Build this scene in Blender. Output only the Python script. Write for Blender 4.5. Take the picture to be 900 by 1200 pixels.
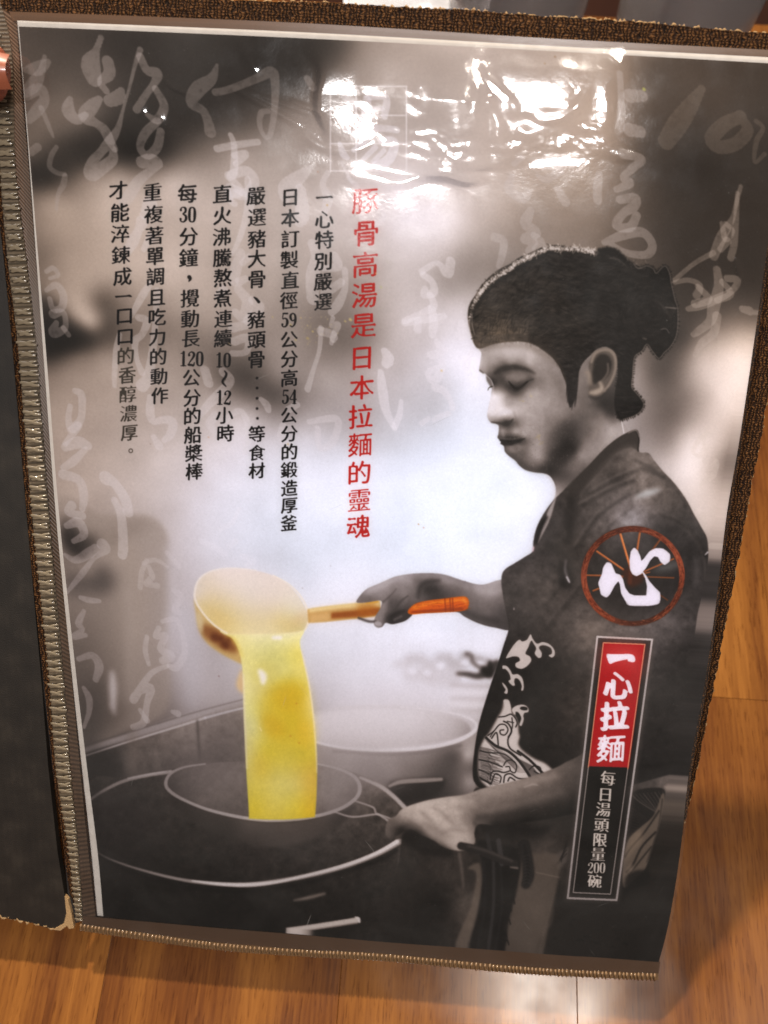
import bpy, bmesh, math, random
import numpy as np
from mathutils import Vector, Matrix

# ================================================================ camera, world, lamps, exposure
SC = bpy.context.scene
for o in list(bpy.data.objects): bpy.data.objects.remove(o)
F = 1000.0; PX, PY = 450.0, 600.0          # focal length and centre of the view, in sheet units
W_MM, H_MM = 210.0, 297.0
def solve_page():
    src = [(0,0),(W_MM,0),(W_MM,H_MM),(0,H_MM)]; dst = [(21,27),(928,74),(771,1129),(118,1076)]
    A, b = [], []
    for (x, y), (u, v) in zip(src, dst):
        A += [[x,y,1,0,0,0,-u*x,-u*y],[0,0,0,x,y,1,-v*x,-v*y]]; b += [u, v]
    h = np.append(np.linalg.solve(np.array(A, float), np.array(b, float)), 1).reshape(3, 3)
    B = np.array([[1/F,0,-PX/F],[0,1/F,-PY/F],[0,0,1]])@h
    n1, n2 = np.linalg.norm(B[:,0]), np.linalg.norm(B[:,1])
    ex = B[:,0]/n1; ey = B[:,1]/n2; t = B[:,2]/((n1+n2)/2)
    ey = ey-ex*(ex@ey); ey /= np.linalg.norm(ey)
    return ex, ey, np.cross(ex, ey), t
EX, EY, EZ, T0 = solve_page()              # page axes in the camera's frame (x right, y down, z ahead), millimetres
NF = -EZ                                   # the page's outward side
LEAN = math.radians(42)                    # how steeply the menu leans up from the table
UP = NF*math.cos(LEAN)-EY*math.sin(LEAN); UP /= np.linalg.norm(UP)
RX = EX-UP*(EX@UP); RX /= np.linalg.norm(RX)
FY = np.cross(UP, RX)
ROT = np.stack([RX, FY, UP])               # camera frame -> world directions
def cam_pt(px, py): return np.array([(px-PX)/F, (py-PY)/F, 1.0])
def on_page(px, py, h=0.):                 # camera-frame point (mm) on the page plane, h mm proud of it
    d = cam_pt(px, py); k = (T0@EZ)/(d@EZ)
    return d*k+NF*h
_low = on_page(445, 1152, -4.2)
CAMZ = -(ROT@_low)[2]/1000+.0065           # the menu's foot is held 6 mm above the table (z = 0)
CAMPOS = np.array([0., 0., CAMZ])
def wpt(c): return Vector((ROT@np.asarray(c))/1000+CAMPOS)
def PG(px, py, h=0.): return wpt(on_page(px, py, h))
def TB(px, py, z=0.):                      # world point at height z seen at px, py
    d = ROT@cam_pt(px, py); k = (z-CAMZ)/d[2]
    return Vector(CAMPOS+d*k)
def mm_uv(px, py):
    p = on_page(px, py)-T0; return (p@EX, p@EY)

cd = bpy.data.cameras.new('camera'); cam = bpy.data.objects.new('camera', cd); SC.collection.objects.link(cam)
Mc = Matrix([[ROT[0,0], -ROT[0,1], -ROT[0,2], 0],[ROT[1,0], -ROT[1,1], -ROT[1,2], 0],[ROT[2,0], -ROT[2,1], -ROT[2,2], CAMZ],[0,0,0,1]])
cam.matrix_world = Mc
cd.sensor_fit = 'HORIZONTAL'; cd.sensor_width = 36; cd.lens = 36*F/900
cd.clip_start = .01; cd.clip_end = 50
cd.dof.use_dof = True; cd.dof.focus_distance = .272; cd.dof.aperture_fstop = 18.
SC.camera = cam
SC.view_settings.view_transform = 'Standard'; SC.view_settings.look = 'None'; SC.view_settings.exposure = 0.; SC.view_settings.gamma = 1.
SC.render.engine = 'CYCLES'; SC.cycles.use_denoising = True
SC.cycles.max_bounces = 8; SC.cycles.transparent_max_bounces = 16; SC.cycles.sample_clamp_indirect = 6

wd = bpy.data.worlds.new('World'); SC.world = wd; wd.use_nodes = True      # the dim restaurant around
bg = wd.node_tree.nodes['Background']; bg.inputs[0].default_value = (1., .86, .74, 1); bg.inputs[1].default_value = .10

def mirror_dir(px, py, surf):
    """where a mirror lying in the page (or the table) would look to at that point"""
    if surf == 'page': p = on_page(px, py); n = NF
    else:
        n = UP; w = TB(px, py); p = None
        d = cam_pt(px, py); d = d/np.linalg.norm(d); r = d-2*(d@n)*n
        return np.array(w), ROT@r
    d = p/np.linalg.norm(p); r = d-2*(d@n)*n
    return np.array(wpt(p)), ROT@r
def lamp(name, pos, target, size, watts, colr):
    l = bpy.data.lights.new(name, 'AREA'); l.shape = 'DISK'; l.size = size; l.energy = watts; l.color = colr
    o = bpy.data.objects.new(name, l); SC.collection.objects.link(o); o.location = pos
    o.rotation_euler = (Vector(target)-Vector(pos)).to_track_quat('-Z', 'Y').to_euler()
    return o
mid = PG(450, 600)
p, r = mirror_dir(450, 170, 'page'); L1 = p+r*1.25
lamp('ceiling_or_added_lamp', L1, mid, .10, 4.5, (1., .965, .96))
p, r = mirror_dir(640, 128, 'page'); L1B = p+r*1.30
lamp('ceiling_or_added_lamp', L1B, mid, .10, 3.4, (1., .965, .965))  # second lamp, added so the film's right half catches glare
p, r = mirror_dir(640, 1165, 'table'); L2 = p+r*1.3
lamp('ceiling_or_added_lamp', L2, TB(600, 1150), .17, 6.5, (1., .90, .80))
lamp('ceiling_or_added_lamp', (-.30, 1.05, 1.35), TB(450, 1150), .06, 38.0, (1., .86, .70))
lamp('ceiling_or_added_lamp', (-.75, .45, 1.25), mid, .5, 3.6, (1., .95, .97))  # broad soft fill, added in place of light bounced round the room
lamp('ceiling_or_added_lamp', (.85, -.15, 1.25), mid, .35, 2.2, (1., .93, .88))  # another added fill, from the right
# ---------------------------------------------------------------- the print on the page (flat ink), computed with numpy
# coordinates below are "sheet units": the flat page seen square through HOM (page millimetres -> units)
S = 2                      # samples per unit
CW, CH = 944, 1136
rng = np.random.default_rng(7)
CAN = np.zeros((CH*S, CW*S, 3), np.float32)

def box1(a, r, ax):
    if r < 1: return a
    a = np.moveaxis(a, ax, 0)
    n = a.shape[0]; k = 2*r+1
    p = np.concatenate([np.repeat(a[:1], r+1, 0), a, np.repeat(a[-1:], r, 0)], 0)
    c = np.cumsum(p, 0, dtype=np.float64)
    o = ((c[k:]-c[:-k])/k).astype(np.float32)
    return np.moveaxis(o, 0, ax)
def blur(a, sig):
    if sig <= 0.05: return a
    if sig < 1.6:
        r = max(1, int(3*sig+.5)); k = np.exp(-np.arange(-r, r+1)**2/(2*sig*sig)); k /= k.sum()
        for ax in (0, 1):
            w = [(0,0)]*a.ndim; w[ax] = (r, r)
            p = np.pad(a, w, mode='edge'); o = 0
            for i in range(2*r+1):
                sl = [slice(None)]*a.ndim; sl[ax] = slice(i, i+a.shape[ax]); o = o+k[i]*p[tuple(sl)]
            a = o.astype(np.float32)
        return a
    r = int(round(math.sqrt(sig*sig*12/3+1)/2-.5)); r = max(r, 1)
    for _ in range(3):
        a = box1(a, r, 0); a = box1(a, r, 1)
    return a
def spline(P, closed=True, n=8):
    P = np.array(P, float)
    m = len(P)
    if closed: idx = [(i-1)%m for i in range(m)], list(range(m)), [(i+1)%m for i in range(m)], [(i+2)%m for i in range(m)]
    else:
        idx = [max(i-1,0) for i in range(m-1)], list(range(m-1)), list(range(1,m)), [min(i+2,m-1) for i in range(m-1)]
    p0, p1, p2, p3 = (P[i] for i in idx)
    t = (np.arange(n)/n)[None,:,None]
    p0,p1,p2,p3 = p0[:,None],p1[:,None],p2[:,None],p3[:,None]
    o = .5*((2*p1)+(-p0+p2)*t+(2*p0-5*p1+4*p2-p3)*t*t+(-p0+3*p1-3*p2+p3)*t**3)
    o = o.reshape(-1, P.shape[1])
    return o if closed else np.vstack([o, P[-1:]])
class Box:
    def __init__(s, x0, y0, x1, y1):
        s.x0, s.y0 = max(0,int(math.floor(x0*S))), max(0,int(math.floor(y0*S)))
        s.x1, s.y1 = min(CW*S,int(math.ceil(x1*S))), min(CH*S,int(math.ceil(y1*S)))
    def ok(s): return s.x1 > s.x0+1 and s.y1 > s.y0+1
    def sl(s): return (slice(s.y0,s.y1), slice(s.x0,s.x1))
def fillmask(P, pad, smooth=True, n=8):
    """P list of points or list of rings"""
    rings = P if isinstance(P[0][0], (list, tuple)) else [P]
    rings = [spline(r, True, n) if smooth else np.array(r, float) for r in rings]
    al = np.vstack(rings)
    b = Box(al[:,0].min()-pad, al[:,1].min()-pad, al[:,0].max()+pad, al[:,1].max()+pad)
    if not b.ok(): return None, b
    w, h = b.x1-b.x0, b.y1-b.y0
    cnt = np.zeros((h*2, w+1), np.int32)      # two sub-rows
    frac = np.zeros((h*2, w+1), np.float32)
    for r in rings:
        x = r[:,0]*S-b.x0; y = (r[:,1]*S-b.y0)*2
        for i in range(len(r)):
            xa, ya, xb, yb = x[i-1], y[i-1], x[i], y[i]
            if ya == yb: continue
            d = 1 if yb > ya else -1
            if ya > yb: xa, ya, xb, yb = xb, yb, xa, ya
            r0, r1 = max(0, int(math.ceil(ya-.5))), min(h*2-1, int(math.ceil(yb-.5))-1)
            if r1 < r0: continue
            rr = np.arange(r0, r1+1)
            xx = np.clip(xa+(rr+.5-ya)*(xb-xa)/(yb-ya), 0, w-1e-3)
            c = xx.astype(int); f = (xx-c).astype(np.float32)
            frac[rr, c] += d*(1-f); frac[rr, c+1] += d*f
    m = np.abs(np.cumsum(frac, 1))[:, :w]
    m = np.clip(m, 0, 1).reshape(h, 2, w).mean(1)
    return m.astype(np.float32), b
def comp(m, b, col, a=1.0, clip=None, mode='n'):
    t = CAN[b.sl()]
    if clip is not None: m = m*clip[b.sl()]
    m = (m*a)[..., None]
    col = np.asarray(col, np.float32)
    if mode == 'n': t[:] = t*(1-m)+col*m
    elif mode == 'mul': t[:] = t*(1-m)+t*col*m
    elif mode == 'scr': t[:] = 1-(1-t)*(1-col*m)
def G(l, w=0.):     # grey of lightness l (0..255), warm tint w
    return np.array([l*(1+.035*w), l, l*(1-.045*w)], np.float32)/255
def C(r, g, b): return np.array([r, g, b], np.float32)/255
def poly(P, col, bl=.4, a=1., smooth=True, clip=None, mode='n'):
    m, b = fillmask(P, bl*3+2, smooth)
    if m is None: return
    m = blur(m, bl*S)
    comp(m, b, col, a, clip, mode)
def strokemask(P, pad, n=10, nib=None):
    """P: points (x, y, width). Round (or elliptical) brush"""
    P = [(p[0], p[1], p[2]) for p in P]
    q = spline(P, False, n) if len(P) > 1 else np.array(P, float)
    wm = q[:,2].max()
    b = Box(q[:,0].min()-wm-pad, q[:,1].min()-wm-pad, q[:,0].max()+wm+pad, q[:,1].max()+wm+pad)
    if not b.ok(): return None, b
    # resample so that steps are smaller than a quarter of the width
    seg = np.hypot(np.diff(q[:,0]), np.diff(q[:,1])); L = np.concatenate([[0], np.cumsum(seg)])
    st = max(.35, np.median(q[:,2])*.22); k = max(2, int(L[-1]/st))
    tt = np.linspace(0, L[-1], k)
    q = np.stack([np.interp(tt, L, q[:,i]) for i in range(3)], 1)
    m = np.full((b.y1-b.y0, b.x1-b.x0), -9., np.float32)
    for x, y, w in q:
        r = w/2*S; cx, cy = x*S-b.x0, y*S-b.y0; e = int(r+3)
        xa, xb, ya, yb = max(0,int(cx)-e), min(m.shape[1],int(cx)+e+1), max(0,int(cy)-e), min(m.shape[0],int(cy)+e+1)
        if xb <= xa or yb <= ya: continue
        X = np.arange(xa, xb)-cx; Y = (np.arange(ya, yb)-cy)[:,None]
        if nib:
            ca, sa = nib[1], nib[2]; U = X*ca+Y*sa; V = (-X*sa+Y*ca)*nib[0]; d = np.sqrt(U*U+V*V)
        else: d = np.sqrt(X*X+Y*Y)
        np.maximum(m[ya:yb, xa:xb], r-d, out=m[ya:yb, xa:xb])
    return np.clip(m+.5, 0, 1), b
NIB2 = (1.3, math.cos(math.radians(48)), math.sin(math.radians(48)))
NIB = (1.7, math.cos(math.radians(48)), math.sin(math.radians(48)))
def stroke(P, col, bl=.35, a=1., clip=None, mode='n', nib=None, w=None):
    if w is not None: P = [(p[0], p[1], w) for p in P]
    m, b = strokemask(P, bl*3+2, nib=nib)
    if m is None: return
    comp(blur(m, bl*S), b, col, a, clip, mode)
def mq(pts, X, Y, c=8.):
    """multiquadric interpolation of pts (x, y, v...)"""
    p = np.array(pts, float); xy = p[:, :2]; v = p[:, 2:]
    D = np.sqrt(((xy[:,None]-xy[None])**2).sum(-1)+c*c)
    mu = v.mean(0)
    w = np.linalg.solve(D+np.eye(len(p))*1e-6, v-mu)
    d = np.sqrt((X[...,None]-xy[:,0])**2+(Y[...,None]-xy[:,1])**2+c*c)
    return d@w+mu
def resize(a, h, w):
    H0, W0 = a.shape[:2]
    y = np.clip((np.arange(h)+.5)*H0/h-.5, 0, H0-1.001); x = np.clip((np.arange(w)+.5)*W0/w-.5, 0, W0-1.001)
    yi, xi = y.astype(int), x.astype(int); fy, fx = (y-yi), (x-xi)
    if a.ndim == 3: fy, fx = fy[:,None,None], fx[None,:,None]
    else: fy, fx = fy[:,None], fx[None,:]
    A = a[yi]*(1-fy)+a[yi+1]*fy
    return (A[:, xi]*(1-fx)+A[:, xi+1]*fx).astype(np.float32)
def field(P, pts, c=8., bl=.5, warm=1., step=4, smooth=True, a=1., tex=None, keep=None):
    """fill outline P with grey samples pts (x, y, lightness[, warm])"""
    m, b = fillmask(P, bl*3+2, smooth)
    h, w = m.shape
    hs, ws = max(2, h//step), max(2, w//step)
    Y, X = np.meshgrid((b.y0+(np.arange(hs)+.5)*h/hs)/S, (b.x0+(np.arange(ws)+.5)*w/ws)/S, indexing='ij')
    pts = [(p[0], p[1], p[2], p[3] if len(p) > 3 else warm) for p in pts]
    v = mq(pts, X, Y, c)
    v = resize(v, h, w)
    l = np.clip(v[...,0], 12, 250); wq = v[...,1]
    if tex is not None: l = l*(1+tex[b.sl()])
    col = np.stack([l*(1+.035*wq), l, l*(1-.045*wq)], -1)/255
    m = blur(m, bl*S)
    comp(m, b, col, a)
    if keep is not None: keep[b.sl()] = np.maximum(keep[b.sl()], m)
    return m, b
def noise(scale, seed, oct=3, ax=1., ay=1.):
    """smooth value noise, scale in units; about -1..1"""
    r = np.random.default_rng(seed); o = 0; am = 1.; t = 0
    for k in range(oct):
        sx, sy = scale*ax/2**k, scale*ay/2**k
        g = r.standard_normal((max(3, int(CH/sy)+2), max(3, int(CW/sx)+2))).astype(np.float32)
        g = resize(g, CH*S, CW*S); o = o+am*g; t += am*am; am *= .6
    return o/math.sqrt(t)*1.2
MASK = {}
def newmask(): return np.zeros((CH*S, CW*S), np.float32)

def paint():
    # ---- the blurred kitchen behind
    B = []
    def row(y, s):
        for t in s.split():
            x, l = t.split(':'); B.append((float(x), y, float(l)))
    row(40, '30:72 100:72 150:66 220:70 300:58 380:70 430:140 500:168 560:172 620:170 700:160 740:128 780:84 850:66 900:58 935:55')
    row(90, '20:88 40:92 100:92 160:76 220:62 300:50 350:62 395:130 450:168 520:160 600:168 680:160 730:140 765:95 800:76 850:64 900:58')
    row(140, '25:100 45:112 90:112 130:84 200:52 240:56 290:84 340:138 380:148 450:170 550:178 650:170 715:150 752:98 790:66 850:60 930:52')
    row(180, '25:104 50:92 100:60 150:46 190:62 230:118 280:156 350:162 450:184 560:182 650:165 720:142 755:86 820:56 900:52')
    row(208, '30:62 52:52 75:84 100:128 140:156 200:168 300:170 450:202 540:192 640:165 700:148 750:92 800:58 880:54')
    row(232, '40:120 60:140 100:158')
    row(260, '48:150 100:166 200:178 300:180 400:192 480:216 525:218 570:182 640:146 700:122 740:96 780:68 830:58 900:56')
    row(300, '50:128 80:158 120:172 200:180 260:176 340:176 400:180 460:190 520:190 545:168 600:142 800:64 850:60 895:58')
    row(330, '50:130 75:160 105:166 130:160 200:180 300:172 350:166 395:150 440:168 480:186 520:164 548:160 795:66 830:66 880:62')
    row(355, '50:110 70:140 95:170 118:112 135:118 160:150 230:172 320:160 400:132 450:172 500:188 540:190 800:72 850:80 885:78')
    row(378, '48:52 62:58 84:118 108:162 124:104 145:120 190:138 240:158 320:150 370:128 420:134 470:188 530:200 800:80 830:104 885:120')
    row(395, '50:36 68:36 90:58 112:90 130:98 160:128 230:138 280:140 350:146 400:118 430:134 480:190 545:215 755:120 800:84 825:136 880:176')
    row(415, '52:58 70:72 90:104 120:140 200:148 250:122 285:112 330:150 380:136 440:165 500:196 548:226 745:138 765:104 790:96 815:164 850:206 885:205')
    row(440, '55:128 80:150 110:162 170:168 230:150 265:98 290:84 325:132 380:160 440:182 500:200 540:226 560:238 748:148 768:104 790:112 810:166 850:214 885:212')
    row(462, '57:150 100:162 180:170 250:160 290:110 320:96 350:128 400:168 450:190 520:205 558:242 757:140 790:118 815:160 850:212 880:212')
    row(485, '60:160 120:168 220:182 290:182 335:142 380:166 430:184 500:202 550:240 765:128 790:118 820:172 855:205 880:190')
    row(515, '60:164 120:170 200:192 290:214 350:206 400:192 450:204 520:222 570:240 765:148 785:150 805:200 840:198 865:150 878:124')
    row(545, '65:162 110:172 190:198 270:222 350:228 420:230 500:232 590:238 790:205 812:222 835:180 858:120 872:112')
    row(580, '70:166 110:170 160:186 220:208 300:228 400:236 500:240 620:236 808:208 830:198 850:176 868:160')
    row(598, '72:160 120:168 160:178 200:196 250:215 350:234 500:240 640:224 825:200 848:186')
    row(650, '220:204 260:214 350:226 450:236 560:240 840:140 855:128')
    row(615, '835:188 852:168'); row(700, '225:188 400:234 480:238 560:240 832:122 845:132'); row(750, '230:182 400:226 450:236 520:238 580:240 828:150 838:160')
    row(800, '245:170 385:206 440:220 500:214 822:120 832:132'); row(850, '380:172 440:190 540:186 820:112 828:120')
    row(900, '380:120 440:110 815:108 822:110'); row(960, '120:40 500:60 805:80'); row(1110, '120:34 300:32 500:34 760:34 800:34'); row(1040, '120:40 400:40 600:50 790:40')
    B = [(x, y, v+(11 if (y < 150 and v < 90) else 0)) for x, y, v in B]  # reflection haze at the top, painted in by lifting the darks
    ws, hs = CW//4, CH//4
    Y, X = np.meshgrid((np.arange(hs)+.5)*4, (np.arange(ws)+.5)*4, indexing='ij')
    L = mq(B, X, Y, 14.)[..., 0]
    # warmth: brown at the sides and top right, lavender in the middle
    Wm = mq([(30,60,1.3),(200,80,.6),(400,60,.9),(600,80,1.0),(880,80,2.6),(880,250,2.4),(60,250,1.6),(300,250,.8),(480,250,.3),(650,230,1.4),
             (60,450,1.5),(250,420,.9),(420,420,.4),(520,470,-.5),(820,420,1.0),(850,600,1.2),(90,650,1.2),(200,650,.2),(300,600,-.6),(500,600,-1.1),
             (600,560,-1.),(120,850,.9),(250,800,.1),(420,800,-.3),(540,780,-.3),(830,850,1.0),(300,1000,1.2),(600,1000,1.4),(800,1000,2.)], X, Y, 40.)[..., 0]
    L = resize(np.clip(L, 20, 237), CH*S, CW*S); Wm = resize(Wm, CH*S, CW*S)
    L = L*(1+.022*noise(60, 3))
    CAN[:] = np.clip(np.stack([L*(1+.035*Wm), L*(1-.004*Wm), L*(1-.042*Wm)], -1)/255, 0, 1)
    poly([(118,30),(390,34),(392,74),(330,92),(270,112),(215,138),(150,168),(90,192),(42,206),(36,180),(80,168),(118,140),(140,90)], G(50,.6), 13, .55)
    poly([(42,350),(62,352),(80,372),(110,398),(90,408),(52,416),(46,400)], G(34,.2), 6, .6)
    # rounded cabinet at the left
    cab, cb = fillmask([(60,604),(120,603),(170,604),(190,616),(198,640),(200,700),(199,760),(196,830),(150,856),(100,880),(60,900)], 20)
    edge = blur(cab, 2.5*S)
    comp(edge, cb, G(150, 1.1), .62)
    field([(62,640),(110,618),(160,640),(170,740),(150,840),(90,870),(60,860)], [(80,640,120),(110,650,150),(150,650,160),(80,700,130),(120,700,140),(160,740,158),
          (100,760,108),(130,790,118),(170,800,148),(100,830,84),(150,840,112),(80,860,84)], 10, 8, 1.1, a=.85)
    stroke([(76,610,10),(90,634,22),(104,640,18),(112,630,6)], G(66,.8), 6, .9)
    stroke([(78,625,12),(86,641,16),(96,648,12)], G(52,.6), 4.5, .8)
    stroke([(84,680,16),(108,686,18),(122,682,26),(118,668,14)], G(86,.6), 7, .85)
    stroke([(75,690,14),(95,694,14)], G(100,.6), 6, .6)
    stroke([(128,640,10),(140,622,12),(170,616,8)], G(120,1.2), 7, .5)
    stroke([(151,690,9),(152,760,9),(151,820,9)], G(176,.8), 5, .35)
    stroke([(131,788,5),(132,806,9),(132,826,6)], G(206,.2), 2.6, .8)
    stroke([(132,828,7),(134,836,4)], G(190,.2), 2, .6)
    stroke([(196,640,6),(199,700,6),(198,770,6)], G(205,-.3), 3.5, .5)
    stroke([(215,720,26),(222,780,26),(224,830,20)], G(196,-.6), 9, .45)
    stroke([(100,870,30),(112,800,16)], G(70,.6), 9, .5)
    # shelf rail and the dark tiles below it
    field([(100,884),(200,852),(292,826),(292,900),(250,906),(190,905),(150,915),(106,934),(98,930)],
          [(110,900,50),(130,905,46),(135,885,66),(150,893,92),(180,895,104),(200,870,116),(240,880,100),(228,860,132),(270,880,92),(285,850,128),(260,850,120),(215,898,88),(108,925,58),(285,895,108)], 6, .8, .8, tex=.05*TN)
    stroke([(100,879,6),(180,853,9),(240,834,9),(300,820,7)], G(164,.2), 1.4, .8)
    stroke([(98,886,2),(150,869,2.4),(215,849,2.6),(240,841,3)], G(196,.2), .6, .85)
    stroke([(240,841,3),(270,833,2.4),(300,826,2)], G(205,-.2), .7, .8)
    stroke([(98,874,2),(150,858,2),(230,834,1.6),(290,818,1.2)], G(92,.5), .8, .55)
    stroke([(231,844,2.5),(232,862,3),(234,888,3)], G(66,.6), 1.2, .75)
    stroke([(105,884,30),(120,910,40),(112,960,40)], G(44,.5), 8, .55)
    poly([(150,860),(160,858),(162,905),(150,912)], G(128,1.2), 4, .5)
    # blurred bottles and bowls on the counter behind the pots
    for x, y, r, l in ((470,778,12,186),(486,772,14,170),(505,778,12,176),(520,770,12,168),(535,778,14,160),(490,790,20,186),(545,768,8,120),(556,772,10,150),(566,776,12,150),(520,792,26,190)):
        stroke([(x-r*.5,y,r*.9),(x+r*.5,y,r*.9)], G(l), 3.2, .6)
    for x, y, r in ((482,786,9),(500,788,8),(515,780,9),(544,776,8),(562,777,8),(543,795,7)):
        stroke([(x-1,y,r*.8),(x+2,y,r*.8)], G(238,-.2), 1.6, .8)
    stroke([(536,789,4),(548,790,6),(560,792,7),(572,786,12),(582,778,10)], G(58,.6), 1.8, .9)
    stroke([(566,784,8),(574,790,9),(574,776,5)], G(40,.6), 1.5, .9)
    stroke([(546,766,5),(552,768,5),(554,776,4),(562,782,4)], G(90,.5), 1.5, .8)
    for y, l in ((803,170),(810,224),(818,176),(824,220),(832,178)): stroke([(528,y,4),(556,y+1,4.5),(574,y+1,4)], G(l,.3), 2, .6)
    for x, l in ((462,222),(472,228),(538,226),(552,224)): stroke([(x,722,4),(x+1,765,4)], G(l-10,-.2), 2.5, .4)
    for x in range(480, 500, 4): stroke([(x,752,1.5),(x,768,1.5)], G(212,-.2), .8, .35)
    stroke([(505,744,5),(530,745,5)], G(246,-.5), 3, .4)
    # ---- faint brush script over the background
    def gh(pts, l=205, a=.36, w=0.2):
        m, b = strokemask([(x,y,max(3.2,w_*1.28+.6)) for x,y,w_ in pts], 3, nib=NIB2)
        if m is None: return
        u = 1.2*noise_s[b.sl()]
        m = np.clip(blur(m, .35*S)*(1+.12*u), 0, 1)
        # ink a step lighter than what it lies on
        t = CAN[b.sl()]; tgt = np.minimum(t*.50+.50*G(l,w), 1.)
        t[:] = t*(1-m[...,None]*a*2.75)+tgt*m[...,None]*a*2.75
    def g2(*st, **k):
        for s in st: gh([(s[i], s[i+1], s[i+2]) for i in range(0, len(s), 3)], **k)
    # left edge column
    g2((30,82,6, 44,80,14, 56,72,6), (52,66,4, 48,84,8, 40,98,14, 30,108,10), (30,112,10, 46,104,12, 52,116,10, 44,128,12, 34,140,8), (48,126,5, 58,150,4, 62,160,2),
       (36,178,8, 44,172,8), (66,172,4, 60,182,5, 58,195,5, 66,202,5, 76,204,4), (76,206,5, 74,216,6, 68,228,4, 66,245,3), a=.24, l=170)
    g2((54,318,4, 62,314,5, 68,322,4, 58,326,3), (54,340,4, 66,334,7, 74,346,8, 72,360,7, 62,362,6, 58,350,5), (62,368,9, 74,366,6, 76,384,6, 62,390,10, 66,378,5), (74,384,5, 80,392,5), l=190, a=.26)
    g2((88,458,6, 95,462,8, 96,478,7, 94,492,7, 84,502,9, 80,490,6, 82,476,5), (82,504,6, 92,498,7, 76,520,5), (76,524,8, 92,518,12, 103,522,8), (100,526,5, 86,540,8, 74,548,6),
       (74,556,10, 92,562,9, 98,580,9, 96,596,6), (84,592,9, 80,600,8, 96,604,8), (78,616,6, 92,612,10, 98,626,8, 86,634,5), a=.27, l=205)
    g2((76,650,4, 88,656,7, 104,648,10, 112,642,8), (120,638,12, 124,644,8, 110,654,4, 96,672,6, 78,694,3), (94,700,4, 104,703,6, 116,704,4), (98,716,4, 92,730,7, 96,738,5, 86,746,6, 100,744,4),
       (92,772,5, 108,768,7, 116,780,9, 112,796,6), (98,806,4, 104,818,7, 104,834,5, 98,852,3), a=.24, l=200)
    # column over the dark streak
    g2((118,44,6, 112,60,8, 106,76,20, 110,92,16), (126,72,12, 128,86,12, 118,96,8, 124,106,7), (128,118,12, 138,114,14, 142,106,7), (116,116,7, 108,124,13, 100,136,15, 112,144,9, 122,152,11, 128,164,10, 134,174,7),
       (82,116,6, 80,130,14, 90,140,10, 100,134,6), (164,58,6, 158,76,4, 152,100,3, 144,128,3, 138,150,6, 128,166,10, 118,178,8, 108,190,10, 106,204,14, 120,196,12, 132,186,10, 132,174,7),
       (164,66,8, 172,82,9, 184,86,11, 180,98,7, 170,112,7, 160,128,8), (182,104,7, 192,124,9, 184,140,9, 172,134,4), (184,142,8, 170,156,9, 164,172,8, 172,182,8, 184,172,9, 188,154,8),
       (166,190,12, 178,188,14, 186,192,8, 176,200,8, 162,212,10, 152,228,11, 144,238,9), a=.27, l=190)
    g2((254,76,3, 248,92,10, 232,104,15, 224,120,11, 238,130,9, 244,144,10, 246,154,12), (252,108,7, 270,104,7, 300,92,8, 318,84,11, 322,96,9, 322,118,7, 320,140,6, 316,158,5, 310,160,4, 304,146,5, 306,132,6, 314,130,5), (360,92,7, 366,102,8), a=.24, l=180)
    g2((270,158,5, 274,170,6, 274,200,8, 270,208,8, 282,224,8, 266,230,7, 274,238,7), (254,174,7, 274,170,7, 302,166,6), (274,182,6, 288,180,7, 276,192,6), (268,206,9, 288,200,10, 298,212,10, 288,226,9, 268,218,6, 270,234,6),
       (290,210,6, 292,240,10, 286,262,6, 280,280,5, 272,298,3), (262,222,8, 280,228,10, 300,230,6), a=.30, l=215)
    g2((364,196,5, 352,206,12, 336,220,17, 334,230,12), (352,222,11, 354,250,15, 350,260,10), (384,202,5, 378,216,6, 384,232,10, 380,248,6), (408,208,4, 420,222,6, 414,240,5, 440,238,7, 450,252,5, 440,262,5, 424,254,5), (400,190,3, 412,214,3), (456,196,3, 436,206,3), a=.24, l=222)
    # columns among the lettering
    g2((176,238,14, 168,252,8), (166,260,12, 162,270,8, 156,282,11, 150,292,9), (176,278,8, 168,292,5), (176,332,5, 168,344,7, 160,358,6, 154,370,4), (162,372,7, 172,376,8, 166,392,6, 158,400,7, 160,420,5, 166,436,7), (140,392,5, 136,410,6, 134,440,5, 134,452,4),
       (184,340,6, 182,372,6, 180,400,7, 174,440,10, 166,452,12), a=.28, l=212)
    g2((176,466,7, 176,486,9, 180,494,6, 190,492,7, 202,494,9, 200,508,8, 192,516,5), (180,512,6, 186,522,9), (240,434,10, 244,448,10), (262,436,10, 270,446,8, 256,462,9, 244,474,8, 232,488,6), (252,486,7, 246,498,9, 256,506,5, 268,488,5, 282,482,6, 290,500,7, 286,530,5), a=.26, l=214)
    g2((282,296,9, 276,316,11, 274,330,9), (292,300,6, 284,308,6), (288,326,6, 280,330,8), (280,340,10, 290,354,12, 284,372,9, 276,366,8), (296,352,9, 304,360,10, 290,376,9), (262,340,10, 256,346,8), (272,384,9, 290,380,8), (274,400,8, 290,396,8, 288,412,6, 272,414,6), a=.25, l=212)
    g2((366,286,10, 370,302,10, 366,324,14, 366,350,12), (392,300,9, 396,312,8, 378,314,6), (404,316,6, 404,338,6, 396,356,9, 388,366,7), (380,344,8, 392,336,8, 400,330,7), (390,372,4, 388,382,4, 396,380,6, 390,394,5, 388,402,4), (376,388,9, 390,392,9, 390,398,6), (376,384,5, 374,410,4, 368,430,4, 360,456,6),
       (348,474,6, 338,480,7), (362,494,5, 392,490,7, 396,500,7, 388,520,7, 374,524,6, 372,502,6), (332,500,8, 330,512,9, 336,524,10), (306,468,5, 312,474,8, 314,480,6), a=.27, l=214)
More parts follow.
